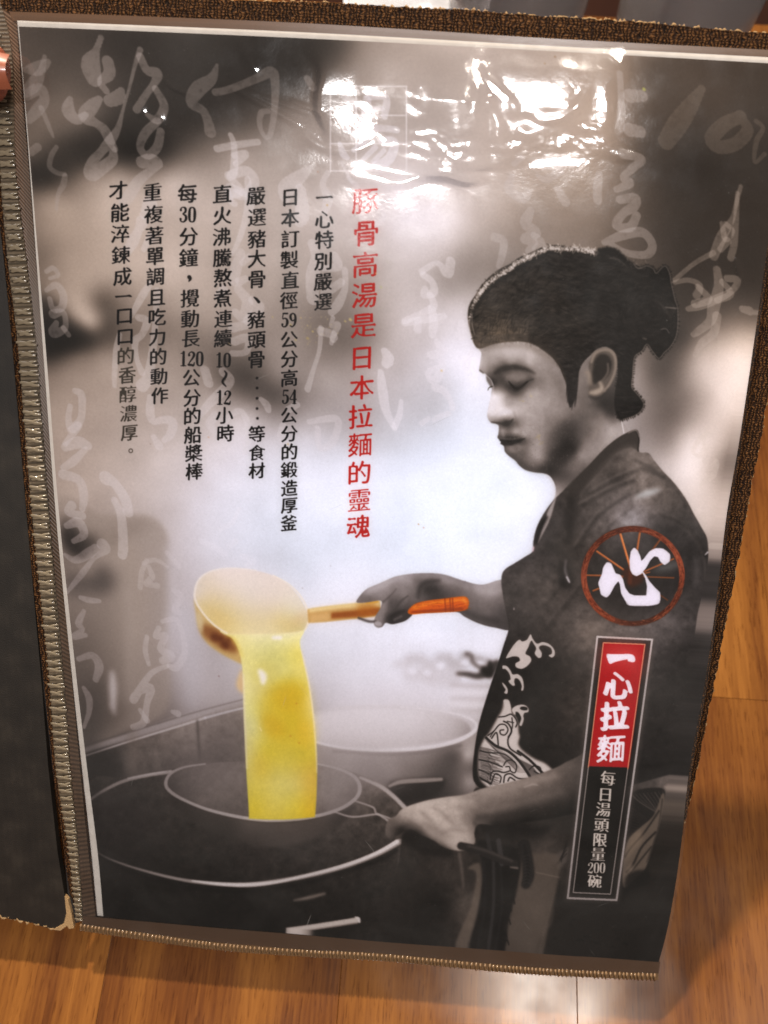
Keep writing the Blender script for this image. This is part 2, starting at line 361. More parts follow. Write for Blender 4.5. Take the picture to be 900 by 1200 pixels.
    g2((451,412,8, 455,420,12, 452,426,9), (446,436,6, 448,456,10, 452,480,9, 462,502,5), (470,470,4, 468,486,6, 462,500,6), l=232, a=.30)
    g2((528,306,9, 524,320,10, 512,308,5, 494,318,6), (496,322,7, 506,330,7, 508,342,8, 496,346,6, 498,338,6), (504,346,7, 508,358,8, 496,366,6, 474,376,6), (474,378,7, 500,374,7, 520,370,6), (490,376,8, 489,386,8), (506,362,8, 508,378,9, 506,392,7), (512,400,6, 516,412,9, 504,416,7, 522,410,6), (518,424,8, 514,440,8, 506,446,7, 502,436,6, 516,430,6),
       (510,454,8, 520,458,8, 528,470,6, 530,478,6), (526,484,5, 514,488,5, 508,492,4), (502,490,4, 494,496,5), (542,380,9, 540,392,12), (552,412,4, 546,430,7), l=226, a=.27)
    # top right columns
    g2((726,86,6, 728,120,7, 727,150,8), (738,112,14, 752,112,12), (738,152,14, 750,154,12), (702,204,7, 700,220,9, 700,234,9), (730,180,10, 752,186,8, 742,196,8, 730,208,7, 738,214,9, 722,222,6), (726,234,8, 744,232,10, 742,242,10, 730,250,8, 722,264,9, 738,266,9, 746,252,8),
       (708,284,6, 728,276,9, 752,272,10, 764,286,9, 758,298,8, 734,296,7, 716,286,6), a=.27, l=190)
    g2((600,206,6, 596,222,9, 612,232,10, 618,226,8), (602,192,5, 612,184,5), (654,222,8, 662,236,10), (646,194,8, 656,200,8, 640,210,7, 630,206,5), (622,246,7, 616,262,12, 628,272,10, 614,280,9, 626,284,8, 618,294,5), (580,278,9, 590,282,8, 588,300,7, 584,312,5), (626,276,7, 634,284,9, 628,292,8), a=.25, l=190)
    g2((822,104,8, 806,128,17, 792,148,20, 780,166,16), (868,136,12, 848,146,14, 834,162,15, 842,172,14, 862,168,13, 876,152,12, 868,138,9), (886,142,5, 894,150,4, 886,166,5, 884,190,3, 896,180,4), a=.20, l=142, w=1.5)
    g2((868,218,4, 862,240,4, 858,256,5, 846,276,10, 836,300,9), (864,226,4, 862,262,6, 860,286,7, 856,302,7), (850,262,5, 858,270,5, 850,280,6, 846,262,5), (852,282,8, 844,292,6), (836,296,5, 814,308,4, 790,328,4), (790,331,4, 806,328,5, 820,334,6, 816,346,8), a=.27, l=172, w=1.)
    g2((840,316,8, 842,336,10, 836,360,12, 832,376,9, 818,388,7, 812,392,5), (852,326,7, 864,328,7, 858,340,6, 840,350,8, 820,358,8, 806,362,5), (846,330,6, 856,344,7, 840,352,6), (818,336,6, 830,350,8, 814,356,8), (840,370,9, 836,390,8, 822,402,7, 814,416,4), (870,362,7, 878,364,9), a=.28, l=178, w=1.)
    g2((836,504,4, 822,512,4, 812,528,4, 820,534,4, 828,522,5, 826,540,6, 832,548,5, 840,540,4, 836,556,5, 824,566,5, 822,572,4), (828,500,3, 824,520,3), (818,606,4, 826,604,5, 824,618,6), (842,622,5, 850,625,4), (832,640,5, 848,634,6), (834,666,8, 846,664,7), (828,690,8, 838,694,6, 836,704,5), (826,728,8, 836,734,7, 828,748,6), a=.26, l=200, w=1.)
    # lower left columns
    g2((124,560,14, 134,566,10, 146,584,11, 150,600,10), (134,586,7, 142,606,9, 144,640,10, 143,650,9), a=.28, l=214)
    g2((172,656,4, 166,670,5, 164,688,5), (168,660,4, 182,656,4, 196,664,3), (174,664,4, 178,676,6, 170,684,4, 184,686,6), (196,648,5, 210,664,4), (204,692,6, 212,700,7, 204,714,6, 212,718,5), a=.17, l=215)
    g2((190,728,4, 206,726,5, 214,744,5, 216,766,6, 206,782,7, 198,780,5), (172,746,4, 170,762,5, 174,778,4), (186,736,5, 182,746,5, 194,744,6, 188,760,7, 200,768,9, 190,774,7), (196,780,4, 178,788,5, 166,804,7, 156,820,8, 160,812,6, 176,806,9, 172,824,6, 168,846,7, 156,852,6), (164,832,4, 172,844,6), (208,836,7, 202,834,4), a=.25, l=206)
    g2((236,634,5, 250,640,6, 262,648,7), (268,640,5, 276,634,5), (258,620,4, 272,612,4, 280,596,3), (284,652,6, 296,656,7, 290,664,6), a=.16, l=236)
    # ---- the seal with its grid
    for x in (387.,417.,476.): stroke([(x,101),(x,200)], G(222,.4), .35, .8, w=1.7)
    for y in (101.,135.,168.,200.): stroke([(387,y),(476,y)], G(222,.4), .35, .8, w=1.7)
    g2((404,114,8, 414,122,10), (400,142,6, 406,152,8), (398,168,4, 402,180,8, 406,184,6), (430,116,8, 428,140,9), (430,114,6, 452,114,7, 450,136,7), (432,128,5, 448,127,5), (416,158,8, 440,150,7, 464,152,7), (436,156,7, 424,168,5, 414,176,4), (446,164,6, 462,166,8, 456,186,9, 440,194,8), (440,172,5, 424,188,4), (450,176,4, 436,190,4), l=232, a=.34, w=0.)
    # ---- second pot
    hz = MASK['pot_b'] = newmask()
    field([(360,862),(400,876),(480,880),(540,868),(557,856),(558,880),(556,930),(540,960),(470,960),(360,950)],
          [(365,880,150),(390,890,140),(430,890,118),(470,890,112),(500,890,104),(530,885,84),(541,885,128),(547,885,170),(552,885,168),(556,900,110),(400,905,150),(460,905,128),(490,912,108),(530,910,92),(541,915,120),(549,915,150),(470,935,66),(520,930,70),(430,925,110),(380,930,120),(500,950,58),(545,945,80)], 5, .9, .5, keep=hz)
    poly([(358,846),(370,835),(400,828),(440,826),(490,828),(530,835),(555,847),(558,857),(540,868),(500,877),(440,880),(395,876),(368,869)], G(190,.1), .9, .9)
    field([(362,848),(380,836),(430,831),(490,833),(535,841),(551,852),(545,862),(500,872),(440,875),(390,871),(366,864)],
          [(370,850,198),(400,845,200),(440,840,206),(480,845,202),(520,850,180),(540,853,160),(546,856,150),(500,866,168),(450,868,182),(400,865,186)], 8, 1.1, .2, a=.9)
    stroke([(366,868,2),(400,876,3),(450,879,4),(500,876,4.5),(535,868,5),(556,856,4),(556,846,3),(540,838,2.5),(510,832,2),(470,828,1.6)], G(216,.2), .7, .85)
    stroke([(390,880,2),(450,884,3),(500,881,3),(540,873,2)], G(80,.4), 1.2, .7)
    poly([(455,918),(470,914),(518,912),(519,924),(505,936),(470,940),(456,932)], G(48,.6), 2.2, .85)
    stroke([(456,921,3),(470,916,5),(500,914,5),(517,913,4)], G(150,.7), .9, .9)
    # ---- the big pot
    pa = MASK['pot_a'] = newmask()
    rim = [(104,936),(120,925),(145,914),(175,907),(210,903),(300,897),(380,900),(430,914),(455,928),(470,944),(476,962),(467,985),(440,1002),(400,1017),(350,1029),(300,1036),(262,1037),(215,1031),(165,1020),(125,1004),(104,990)]
    field([(100,930),(150,912),(210,900),(300,895),(380,897),(432,912),(460,930),(476,955),(470,990),(466,1050),(462,1112),(430,1130),(100,1130)],
          [(110,950,58),(140,940,52),(180,930,58),(130,970,46),(190,960,56),(240,970,58),(190,1000,42),(250,1000,48),(300,1010,54),(350,1000,60),(400,990,70),(440,970,76),(430,940,88),(460,960,80),(330,1020,52),
           (120,1040,32),(200,1060,30),(300,1060,32),(380,1045,42),(430,1020,50),(455,1040,50),(350,1090,30),(250,1090,28),(440,1080,46),(455,1100,44),(150,1090,28)], 8, .9, 1.1, tex=.09*TN, keep=pa)
    stroke([(104,938,3),(120,927,3.5),(145,915,4),(175,908,4),(205,904,3.5)], G(176,.5), .6, .9)
    stroke([(150,912,2),(178,906.5,2.6),(200,903,2)], G(206,.3), .6, .8)
    stroke([(106,992,1.5),(125,1005,2),(165,1019,3),(215,1031,4),(262,1036,5),(300,1036,6),(350,1028,5.5),(400,1016,6),(440,1001,6.5),(468,986,7)], G(160,.6), .7, .9)
    stroke([(225,1032,1.5),(262,1036,3.4),(300,1036,4),(340,1030,3),(400,1015,4),(440,1000,4),(465,986,5)], G(226,.6), .6, .85)
    stroke([(422,911,3),(445,921,4.5),(461,933,5),(474,946,5)], G(186,.5), .7, .9)
    stroke([(108,999,2),(165,1026,3),(262,1044,4),(350,1036,4),(440,1009,4),(466,995,3)], G(22,.6), 1.6, .7)
    stroke([(344,1055,2),(360,1052,4),(380,1047,3)], G(150,1.2), 1.4, .75)
    stroke([(468,992,2),(466,1030,3),(463,1070,3),(460,1112,3)], G(96,.8), 1., .55)
    stroke([(464,1060,1.5),(463,1072,2)], G(160,.6), .6, .6)
    # strainer pan inside it
    stroke([(196,902,3),(206,892,3),(228,890,3),(240,896,2)], G(86,.6), 1., .6)
    field([(200,930),(240,948),(310,962),(370,958),(415,942),(400,965),(370,982),(330,993),(290,990),(250,975),(215,955)],
          [(215,938,58),(250,955,70),(290,968,92),(340,970,96),(380,960,84),(340,985,88),(300,985,78),(270,972,66),(395,955,60)], 5, 2.2, 1.1, a=.95)
    pan = [(194,918),(199,907),(215,900),(250,894),(300,892),(350,893),(395,900),(415,910),(422,922),(416,936),(395,949),(360,958),(320,961),(285,959),(245,949),(215,936),(199,926)]
    pm = MASK['pan'] = newmask()
    field(pan, [(200,918,78),(215,910,92),(240,920,104),(260,905,112),(230,935,100),(270,945,104),(285,950,104),(380,905,128),(400,915,124),(385,930,128),(375,950,112),(410,925,112),(330,900,120),(330,940,112)], 6, .5, .7, tex=.04*TN, keep=pm)
    stroke([(240,895,2),(215,899,2.6),(199,907,3.4),(194,918,4),(199,927,4),(215,937,3.6),(245,949,3.6),(285,958,4),(320,961,4),(360,958,4),(395,949,4),(416,936,4.4),(421.5,923,4.6),(415,910,4),(397,901,3),(372,895,2)], G(176,.4), .5, .92)
    stroke([(285,958,1.4),(320,961,1.8),(370,955,1.4)], G(200,.6), .5, .6)
    stroke([(415,938,2),(421,940,2),(437,946,2.4),(441,953,2.4),(452,957,2.4),(459,960,2)], G(164,.5), .5, .85)
    stroke([(392,951,2),(413,957,2.4),(440,954,2.4),(448,957,2.4),(455,962,3)], G(170,.5), .5, .85)
    stroke([(337,1090,6.5),(370,1085.5,6.5),(418,1078,6.5)], G(196,.9), .7, .95)
    stroke([(416,1074.5,1.5),(420,1076,3),(421,1080,3)], G(214,.6), .4, .8)
    stroke([(340,1092,2),(380,1087,2),(418,1081.5,2)], G(150,1.), .6, .6)
    poly([(100,930),(120,925),(125,1000),(118,1080),(100,1090)], G(30,.6), 6, .5)
    # steam in front of the pots
    for pts, l, a, bl in (([(380,850),(470,800),(540,840),(500,890),(420,900)], 205, .35, 16), ([(370,880),(440,885),(470,920),(420,930),(380,930)], 150, .4, 12), ([(200,880),(280,850),(280,930),(220,930)], 120, .3, 14),
                          ([(380,900),(420,905),(420,945),(380,950)], 140, .25, 10), ([(105,930),(170,930),(190,1000),(120,1030)], 66, .35, 16)):
        poly(pts, G(l,.3), bl, a)
    # ---- ladle
    lm = MASK['ladle'] = newmask()
    under = [(229,700),(230,722),(234,740),(243,754),(256,764),(272,773),(290,779),(296,760),(290,735),(250,712)]
    m, b = fillmask(under, 6); m = blur(m, 1.4*S); comp(m, b, C(196,168,118), .95); lm[b.sl()] = np.maximum(lm[b.sl()], m)
    poly([(236,732),(248,734),(262,742),(274,752),(278,764),(264,762),(248,752),(238,744)], C(138,90,52), 2.6, .9)
    for x, y, r in ((251,746,9),(263,755,9),(258,748,7),(268,748,6)): stroke([(x,y,r),(x+1,y+1,r)], C(104,58,34), 1.8, .75)
    poly([(232,716),(238,726),(236,742),(231,730)], C(206,190,158), 1.6, .8)
    poly([(284,784),(277,800),(279,808),(287,812)], C(214,186,150), 1.8, .9)
    soup = [(258,738),(272,748),(279,760),(283,776),(285,800),(285.5,830),(287,870),(289,910),(291,940),(291.6,952),(292,958),(294,959.5),(331,960.5),(366,957.8),(369,956),(369.8,950),(371,930),(371.5,900),(370,860),(366.5,830),(361.5,800),(355,772),(351.5,752),(356,736),(330,726),(290,728)]
    sm = MASK['soup'] = newmask()
    m, b = fillmask(soup, 4); m = blur(m, .55*S)
    h, w = m.shape
    hs, ws = h//4, w//4
    Y, X = np.meshgrid((b.y0+(np.arange(hs)+.5)*4)/S, (b.x0+(np.arange(ws)+.5)*4)/S, indexing='ij')
    pc = [(270,745,222,213,166),(300,745,222,217,186),(340,745,224,219,182),(290,770,216,209,156),(320,765,206,201,146),(350,765,222,209,122),(286,800,218,211,166),(305,790,210,203,146),(330,790,208,201,134),(350,790,216,203,118),
          (290,830,214,209,156),(310,810,206,194,122),(325,815,204,187,66),(340,812,203,184,46),(352,815,209,190,58),(360,820,222,203,116),(300,850,208,201,142),(310,840,204,191,102),(325,840,204,186,68),(350,845,204,185,50),(365,850,220,197,90),
          (295,880,214,201,122),(310,880,207,190,76),(335,875,203,186,72),(360,885,205,185,60),(300,915,211,195,98),(320,915,206,193,114),(345,920,204,190,114),(365,910,212,181,72),(297,945,210,191,68),(320,945,209,193,98),(345,945,210,192,80),(365,945,214,183,52)]
    v = resize(mq([(a_,b2_,min(250,c1*1.045),min(245,c2*1.045),c3*.97) for a_,b2_,c1,c2,c3 in pc], X, Y, 9.), h, w)/255*(1+.010*noise_s[b.sl()][...,None]); gv = v.mean(-1, keepdims=True); v = v*.85+gv*.15
    comp(m, b, np.clip(v,0,1)); sm[b.sl()] = np.maximum(sm[b.sl()], m)
    for P_, c_, a_, bl_ in (([(312,812),(322,800),(336,796),(350,800),(360,806),(364,830),(366,856),(352,868),(336,874),(316,866),(308,846),(306,826)], (212,184,62), .34, 6), ([(324,806),(346,800),(358,812),(354,836),(336,832),(322,822)], (206,174,48), .38, 5), ([(310,838),(326,842),(336,858),(318,864),(307,852)], (200,166,40), .4, 3.5), ([(348,848),(364,846),(368,868),(354,878)], (216,180,48), .4, 4), ([(298,780),(312,774),(330,782),(320,796),(300,800)], (206,194,120), .4, 4), ([(296,890),(310,884),(316,906),(300,912)], (206,178,62), .35, 5)):
        poly(P_, C(*c_), bl_, a_)
    stroke([(353,762,1.2),(360,792,2),(366,830,2),(369.5,870,1.6),(371,905,1.)], C(242,228,196), .7, .8)
    stroke([(285,790,2),(286.5,840,2),(289,900,1.6)], C(232,222,196), .9, .7)
    stroke([(304,786,5),(308,792,9),(308,800,5)], C(236,234,232), 1.5, .9); stroke([(320,747,4),(328,747,5)], C(242,240,236), 1., .9)
    stroke([(306,856,1.5),(304,852,1)], C(240,228,180), .4, .7)
    stroke([(284,770,2),(276,752,4),(266,744,3)], C(226,200,96), 1.5, .5)
    for x, y in ((347,824),(340,862),(350,870)): stroke([(x,y,1.6),(x+.5,y+.5,1.6)], C(180,120,40), .8, .7)
    bowl = [(227.5,698),(229,687),(235,677),(246,670),(262,666.5),(280,666),(302,669),(322,675),(338,685),(350,698),(358,712),(361.5,724),(360,733),(355,739),(335,742),(300,743),(270,743),(256,737),(243,727),(234,715),(229,706)]
    m, b = fillmask(bowl, 4); m = blur(m, .8*S); h, w = m.shape; hs, ws = h//4, w//4
    Y, X = np.meshgrid((b.y0+(np.arange(hs)+.5)*4)/S, (b.x0+(np.arange(ws)+.5)*4)/S, indexing='ij')
    pc = [(232,695,218,208,188),(240,680,220,210,192),(260,672,226,216,204),(280,672,226,216,204),(310,676,224,214,202),(335,690,222,212,196),(355,712,214,204,178),(260,695,218,206,182),(290,700,218,208,188),(320,705,218,206,184),(345,720,212,198,160),
          (240,708,214,198,160),(255,720,214,196,150),(270,732,218,202,158),(300,725,216,204,172),(330,725,214,198,154),(352,732,204,186,140),(290,741,222,210,176),(320,741,220,208,172),(350,726,208,186,142)]
    v = resize(mq(pc, X, Y, 8.), h, w)/255
    comp(m, b, v, .96); lm[b.sl()] = np.maximum(lm[b.sl()], m)
    stroke([(300,668,1.2),(270,665.5,1.6),(246,669.5,2),(233,679,2.2),(228,693,2.4),(230,706,2.4),(240,721,2.2),(252,733,2.2),(266,742,1.6)], C(236,230,218), .5, .85)
    stroke([(320,674,1.2),(338,684,1.6),(352,698,2),(360,714,2.4),(361.5,727,2.6),(357,738,2)], C(238,228,206), .5, .85)
    stroke([(262,742,1.5),(300,744,2),(340,742,1.8),(354,740,1.5)], C(236,226,190), 1.2, .5)
    # mist drifting over the bowl and round it
    for pts, l, a, bl in (([(250,672),(300,668),(345,690),(356,712),(320,722),(270,706)], 228, .34, 12), ([(356,690),(420,660),(470,700),(420,740),(372,748),(352,720)], 238, .40, 18), ([(380,760),(450,745),(520,770),(520,830),(430,850),(378,830)], 222, .42, 20), ([(205,690),(232,660),(240,700),(226,760),(262,800),(240,830),(205,790)], 204, .34, 16),
                          ([(372,900),(430,880),(470,900),(450,925),(390,930)], 150, .35, 12), ([(376,830),(460,820),(540,840),(520,880),(420,890),(376,880)], 214, .28, 14), ([(190,880),(250,840),(286,850),(286,920),(220,930)], 140, .30, 16), ([(376,935),(410,930),(420,950),(380,960)], 140, .3, 8),
                          ([(110,880),(180,870),(220,930),(160,990),(112,990)], 84, .30, 22), ([(240,990),(330,975),(420,980),(400,1010),(300,1025)], 70, .25, 14)):
        poly(pts, G(l,.1), bl, a)
    # handle
    def hand_part(P, col, bl=.5, a=1., **k):
        m, b = fillmask(P, bl*3+2, k.get('smooth', True)); m = blur(m, bl*S); comp(m, b, col, a); lm[b.sl()] = np.maximum(lm[b.sl()], m*a)
    hand_part([(360,714),(380,711),(420,707),(445,704),(447,721),(420,725),(380,729),(361,730)], C(198,164,112), .8, smooth=False)
    poly([(362,713),(400,708),(445,704),(445,710),(400,713),(362,718)], C(226,206,160), 1., .9, smooth=False)
    poly([(388,718),(420,715),(446,712),(446,720),(420,723),(388,725)], C(150,88,34), 1.3, .9, smooth=False)
    poly([(364,720),(386,718),(386,726),(364,729)], C(214,182,134), 1.6, .7, smooth=False)
    poly([(418,707),(440,705),(444,721),(420,723)], C(176,112,40), 3, .6, smooth=False)
    stroke([(430,706,3),(442,704.5,3)], C(214,160,70), .8, .8)
    # ---- far arm and hand on the handle
    pmk = MASK['person'] = newmask()
    arm = [(418,706),(421,699),(430,690),(446,683),(462,676),(480,672.5),(500,671.5),(520,673),(545,681),(565,685),(590,680),(600,700),(600,736),(580,735.5),(562,731),(545,723),(534,717),(505,718),(486,718),(482,722),(474,728),(460,731.5),(452,730),(448,734.5),(442,735.5),(438,731),(440,722),(446,712),(446,704),(430,706)]
    field(arm, [(424,701,120),(435,695,150),(450,688,162),(462,683,150),(475,680,160),(488,678,130),(500,676,132),(520,680,140),(540,685,128),(560,692,150),(575,690,165),(590,695,130),(597,710,92),(590,725,84),(570,725,98),(550,715,104),(530,705,88),
                (510,690,72),(500,690,66),(495,700,100),(480,695,128),(470,700,118),(458,706,96),(465,712,84),(450,712,130),(446,722,124),(444,730,140),(456,726,60),(468,724,66),(478,718,72),(575,708,120),(520,700,80),(435,702,118),(490,710,90)], 3, .5, .1, tex=.02*TN, keep=pmk)
    for P, w, l, a in (([(430,694),(446,686),(462,679)], 4, 190, .5), ([(470,690),(476,700),(470,710)], 3, 150, .4), ([(452,700),(448,716),(446,726)], 4, 164, .5), ([(512,679),(530,682),(550,689)], 4, 172, .45), ([(560,690),(576,694),(588,690)], 8, 190, .35), ([(536,708),(556,722),(584,728)], 6, 60, .5), ([(500,676),(520,677)], 2.5, 170, .4)):
        stroke([(x,y,w) for x, y in P], G(l,.1), 2.2, a)
    stroke([(490,700,4),(492,688,5),(500,682,5),(515,680,4)], G(62,.1), 1.6, .7)
    stroke([(449,705,3),(458,697,2),(464,690,1.4)], G(92,.1), .9, .6); stroke([(463,714,2.4),(470,704,2.4),(478,698,2)], G(80,.1), .9, .6)
    stroke([(458,722,3.5),(466,718,4),(474,716,3)], G(50,.1), 1., .7); stroke([(420,724,3),(432,728,3.4),(440,728,3)], G(70,.1), .7, .8)
    stroke([(441,730,5),(445,731,4.5)], G(176,0.), .7, .8); stroke([(462,726,3),(470,722,3)], G(110,.1), .7, .6)
    hand_part([(478,716),(486,708),(500,704),(520,701.5),(543,699),(549,703),(549,710),(545,715),(530,717),(500,718.5),(482,720)], C(206,104,20), .5)
    poly([(484,711),(500,706),(520,703.5),(540,701.5),(544,704),(520,707),(500,710),(486,714)], C(236,146,46), 1., .85)
    poly([(484,716),(510,714),(540,712),(540,715.5),(510,717.5),(484,718.5)], C(140,66,16), .9, .75)
    for x in (521,527,530): stroke([(x,701,1.6),(x+1,716,1.6)], C(132,60,14), .5, .7)
    stroke([(543,702,4),(546,706,4)], C(240,160,70), 1., .7)
    for _ in range(46):
        x = rng.uniform(486,545); y = rng.uniform(704,716); stroke([(x,y,.9),(x+rng.uniform(3,9),y-rng.uniform(0,1.2),.7)], C(150,72,20), .3, .4)
    r2 = np.random.default_rng(12)
    # ---- face and neck
    face = [(563,404),(564,414),(563,424),(561.5,433),(563,436),(568,438),(573,443),(577.5,450),(576.5,456),(575,465),(573,474),(571,484),(571.5,490),(575,495),(582,497),(584.5,500),(584,508),(583,513),(587,517),(586.5,520),(590.5,523),(591.5,529),(596,534),(604,540),(609,546),(616,551),(626,553.5),(638,555),(646,560),(651,572),(649,586),(640,610),(700,600),(734,515),(729,494),(724,480),(726,430),(720,400),(640,395),(600,390)]
    def fc(L_): return [(a, b_, float(np.clip(124+(c_-122)*1.42, 26, 232)), *r_) for a, b_, c_, *r_ in L_]
    field(face, fc([(570,410,146),(590,412,160),(610,410,166),(630,420,152),(645,432,138),(655,452,132),(568,425,152),(582,425,138),(600,424,146),(620,424,160),
                 (583,433,100),(592,430,92),(604,430,100),(616,433,112),(628,438,136),(582,444,92),(600,441,126),(612,443,126),(590,450,100),(597,453,84),(605,456,70),(612,451,78),(622,445,104),(606,447,116),
                 (570,441,120),(575,449,70),(620,460,146),(635,460,144),(640,482,140),(650,472,142),(660,484,132),(579,464,190),(575,482,186),(581,474,184),(588,462,160),(596,476,164),(601,488,160),(592,485,190),(584,488,170),(583,494,120),(593,496,70),(602,494,110),
                 (605,470,150),(608,498,128),(590,505,132),(604,506,150),(614,510,142),(590,517,60),(598,519,50),(608,516,64),(615,514,104),(598,525,122),(609,522,118),(600,533,100),(612,531,112),(620,540,124),(632,536,142),(630,520,150),(624,504,148),(614,546,100),(635,549,88),
                 (645,532,92),(650,520,96),(656,510,94),(665,500,92),(676,496,100),(682,510,106),(660,536,72),(671,526,66),(655,546,84),(645,552,76),(675,480,120),(690,470,112),(688,446,122),(702,482,108),(710,492,126),(716,502,154),(700,512,132),(690,522,134),(680,532,134),(668,545,112),
                 (706,474,76),(718,486,88),(727,499,150),(655,567,118),(650,582,160),(662,562,104),(645,600,150),(690,560,90)]), 2.2, .5, .35, step=3, tex=.022*TN, keep=pmk)
    # features
    stroke([(580,437,4),(588,432.5,5.5),(600,430,5.5),(612,431.5,5),(622,435,3),(627,438,1.5)], G(56,.5), 1.3, .72)
    stroke([(599,450.5,2),(604,456,3),(611,452.5,3),(618,446.5,2),(625,444,1)], G(58,.4), .8, .85)
    stroke([(600,448,1.2),(606,451,1.4),(614,447,1.4),(622,443,1)], G(92,.4), .7, .6)
    stroke([(590,439,6),(596,443,6),(606,440,5),(615,441,4)], G(140,.4), 2.2, .5)
    poly([(570,439),(575,444),(577.5,451),(576,455),(572.5,450),(570,445)], G(78,.5), .9, .75); stroke([(571.5,457,.8),(573,454,1),(577,452.5,1.2)], G(50,.4), .3, .9)
    stroke([(562,433.5,1.4),(566,437,1.6)], G(70,.4), .6, .7)
    stroke([(578,453,1.4),(576,470,1.2),(572,484,1.2)], G(222,0.), .7, .55); stroke([(568,438,1),(575,445,1),(578,452,.8)], G(212,0.), .4, .6)
    stroke([(585,486,2.5),(591,482,3),(598,483,3)], G(206,0.), 1.1, .7); stroke([(579,489,2),(584,485,1.6)], G(196,0.), 1., .5)
    stroke([(576,494.5,1.5),(584,495.5,2.2),(591,496.5,3.4),(597,494.5,2.8),(601,491,1.6)], G(64,.4), .8, .85)
    stroke([(596,447,1.6),(600,452,2.4),(606,455.5,2.6),(612,452,2),(618,447,1.4)], G(40,.4), .5, .8); stroke([(598,458,3),(606,461,3),(616,456,2)], G(92,.4), 1.4, .45); stroke([(566,424,3),(568,436,3)], G(176,.3), 1.6, .4)
    stroke([(602,482,1.6),(604,490,1.6),(607,500,1.4),(611,508,1.2)], G(112,.5), 1.4, .55)
    stroke([(585.5,515.5,1.4),(589,517,3),(596,519.5,3.4),(604,517.5,3),(611,515,2),(615,513.5,1)], G(44,.6), .6, .95)
    stroke([(586,513,2),(591,514,2.4),(600,514.5,2),(609,513,1.4)], G(108,.5), .8, .6)
    stroke([(592,523.5,2.4),(599,524,3),(607,521,2)], G(140,.4), 1.1, .6)
    stroke([(596,531,3),(603,536,3)], G(86,.5), 1.5, .5)
    stroke([(640,552,3),(655,541,7),(668,527,8),(677,518,4)], G(66,.5), 3., .5)
    for x, y, l in ((622,463,196),(630,512,168),(635,520,172),(631,511,170),(612,470,170)):
        for _ in range(7): stroke([(x+rng.normal(0,1.6),y+rng.normal(0,1.6),1.)], C(l+14,l-8,l-60), .5, .5)
    stroke([(728,492,1.2),(731,508,1.2)], G(230,.2), .4, .8)
    stroke([(702,526,1),(712,516,1),(722,507,1)], G(168,1.), .6, .5); stroke([(695,512,6),(702,500,6),(705,486,4)], G(150,.8), 2.4, .35)
    stroke([(640,556,1.5),(646,563,1.6),(650,573,1.4),(649,585,1.2)], G(206,.3), .7, .6)
    for _ in range(260):      # pores and print texture on the skin
        x, y = r2.uniform(564,676), r2.uniform(406,550)
        if MASK['person'][int(y*S), int(x*S)] > .95: stroke([(x,y,r2.uniform(.8,1.8))], G(r2.choice([96,120,180,196]),.4), .5, .16)
    # light on brow, cheekbone, nose, lip and chin; stubble and pores
    stroke([(575,414,8),(592,410,9),(608,412,7)], G(196,.3), 4., .38); stroke([(612,460,7),(626,462,9),(636,474,6)], G(186,.4), 4.5, .38); stroke([(582,466,3),(578,478,4),(576,486,3.5)], G(226,.1), 1.5, .6)
    stroke([(588,504,3),(590,511,2.4)], G(176,.3), 1.2, .5); stroke([(607,505,4),(617,512,5)], G(178,.4), 2.5, .4); stroke([(626,528,6),(634,536,6)], G(176,.4), 3.2, .4); stroke([(604,527,3),(600,529,3)], G(150,.4), 1.5, .5)
    stroke([(565,418,2),(563,430,2)], G(196,.2), .9, .5); stroke([(587,437,4),(590,447,5),(594,454,3)], G(66,.5), 2.2, .45); stroke([(646,437,4),(656,452,5),(662,468,4)], G(96,.6), 3, .4)
    stroke([(640,520,5),(650,508,7),(664,498,6)], G(72,.3), 4., .4); stroke([(606,540,4),(618,548,4),(636,552,4)], G(70,.5), 2., .5)
    for _ in range(500):
        x, y = r2.uniform(590,680), r2.uniform(495,552)
        if MASK['person'][int(y*S), int(x*S)] > .9: stroke([(x,y,.8)], G(r2.choice([60,74,160]),.3), .35, .25)
    # ---- hair
    hair = [(562.5,408.5),(556,404),(552,392),(548.5,376),(548.5,364),(551,355),(557,346),(563,336),(571,327),(580,319),(590,313),(600,308),(608,302),(618,298),(630,292),(642,288),(655,287.5),(668,290),(684,291),(700,293),(712,291),(723,294),(733,303),(742,309),(748,314),(757,311),(765,314),(769,319),(778.5,311),(784,318),(786.5,332),(790.5,350),(794,363),(793,390),(786,405),(778,413),(772,419.5),(765,412),(758,403),(752,411),(744,417),(742,426),(741,440),(740,453),(745,460),(750,466),(754,473),(751,481),(743,487),(730,491.5),(724,488),(720,476),(721,458),(724,440),(722,420),(712,407),(700,409),(692,416),(684,424),(679,434),(677.5,448),(676,462),(672,472),(668.5,478),(665.5,470),(664.5,455),(661,441),(656,430),(648,420),(640,413),(628,405),(616,401),(600,400.5),(580,403)]
    hm = MASK['hair'] = newmask()
    m, b = field(hair, [(556,385,74,1.6),(560,400,80,2.),(575,395,92,2.4),(595,392,92,2.4),(610,392,82,2.),(560,365,64,1.4),(580,370,70,1.8),(600,370,62,1.4),(570,345,62,1.2),(600,335,56,.8),(620,310,54,.6),(650,300,52,.4),(650,340,54,.9),(640,380,54,1.),(625,396,66,1.4),
                  (690,310,46,.2),(700,350,42,.1),(680,380,50,.9),(660,400,52,1.),(672,440,50,.1),(669,470,62,.2),(730,330,42,0.),(770,340,36,0.),(780,380,36,0.),(740,390,38,0.),(735,450,34,.1),(740,480,36,.2),(720,360,44,0.),(725,400,40,0.),(760,390,38,0.)], 10, .55, 1., tex=.13*HN, keep=pmk)
    hm[b.sl()] = m
    r2 = np.random.default_rng(11)
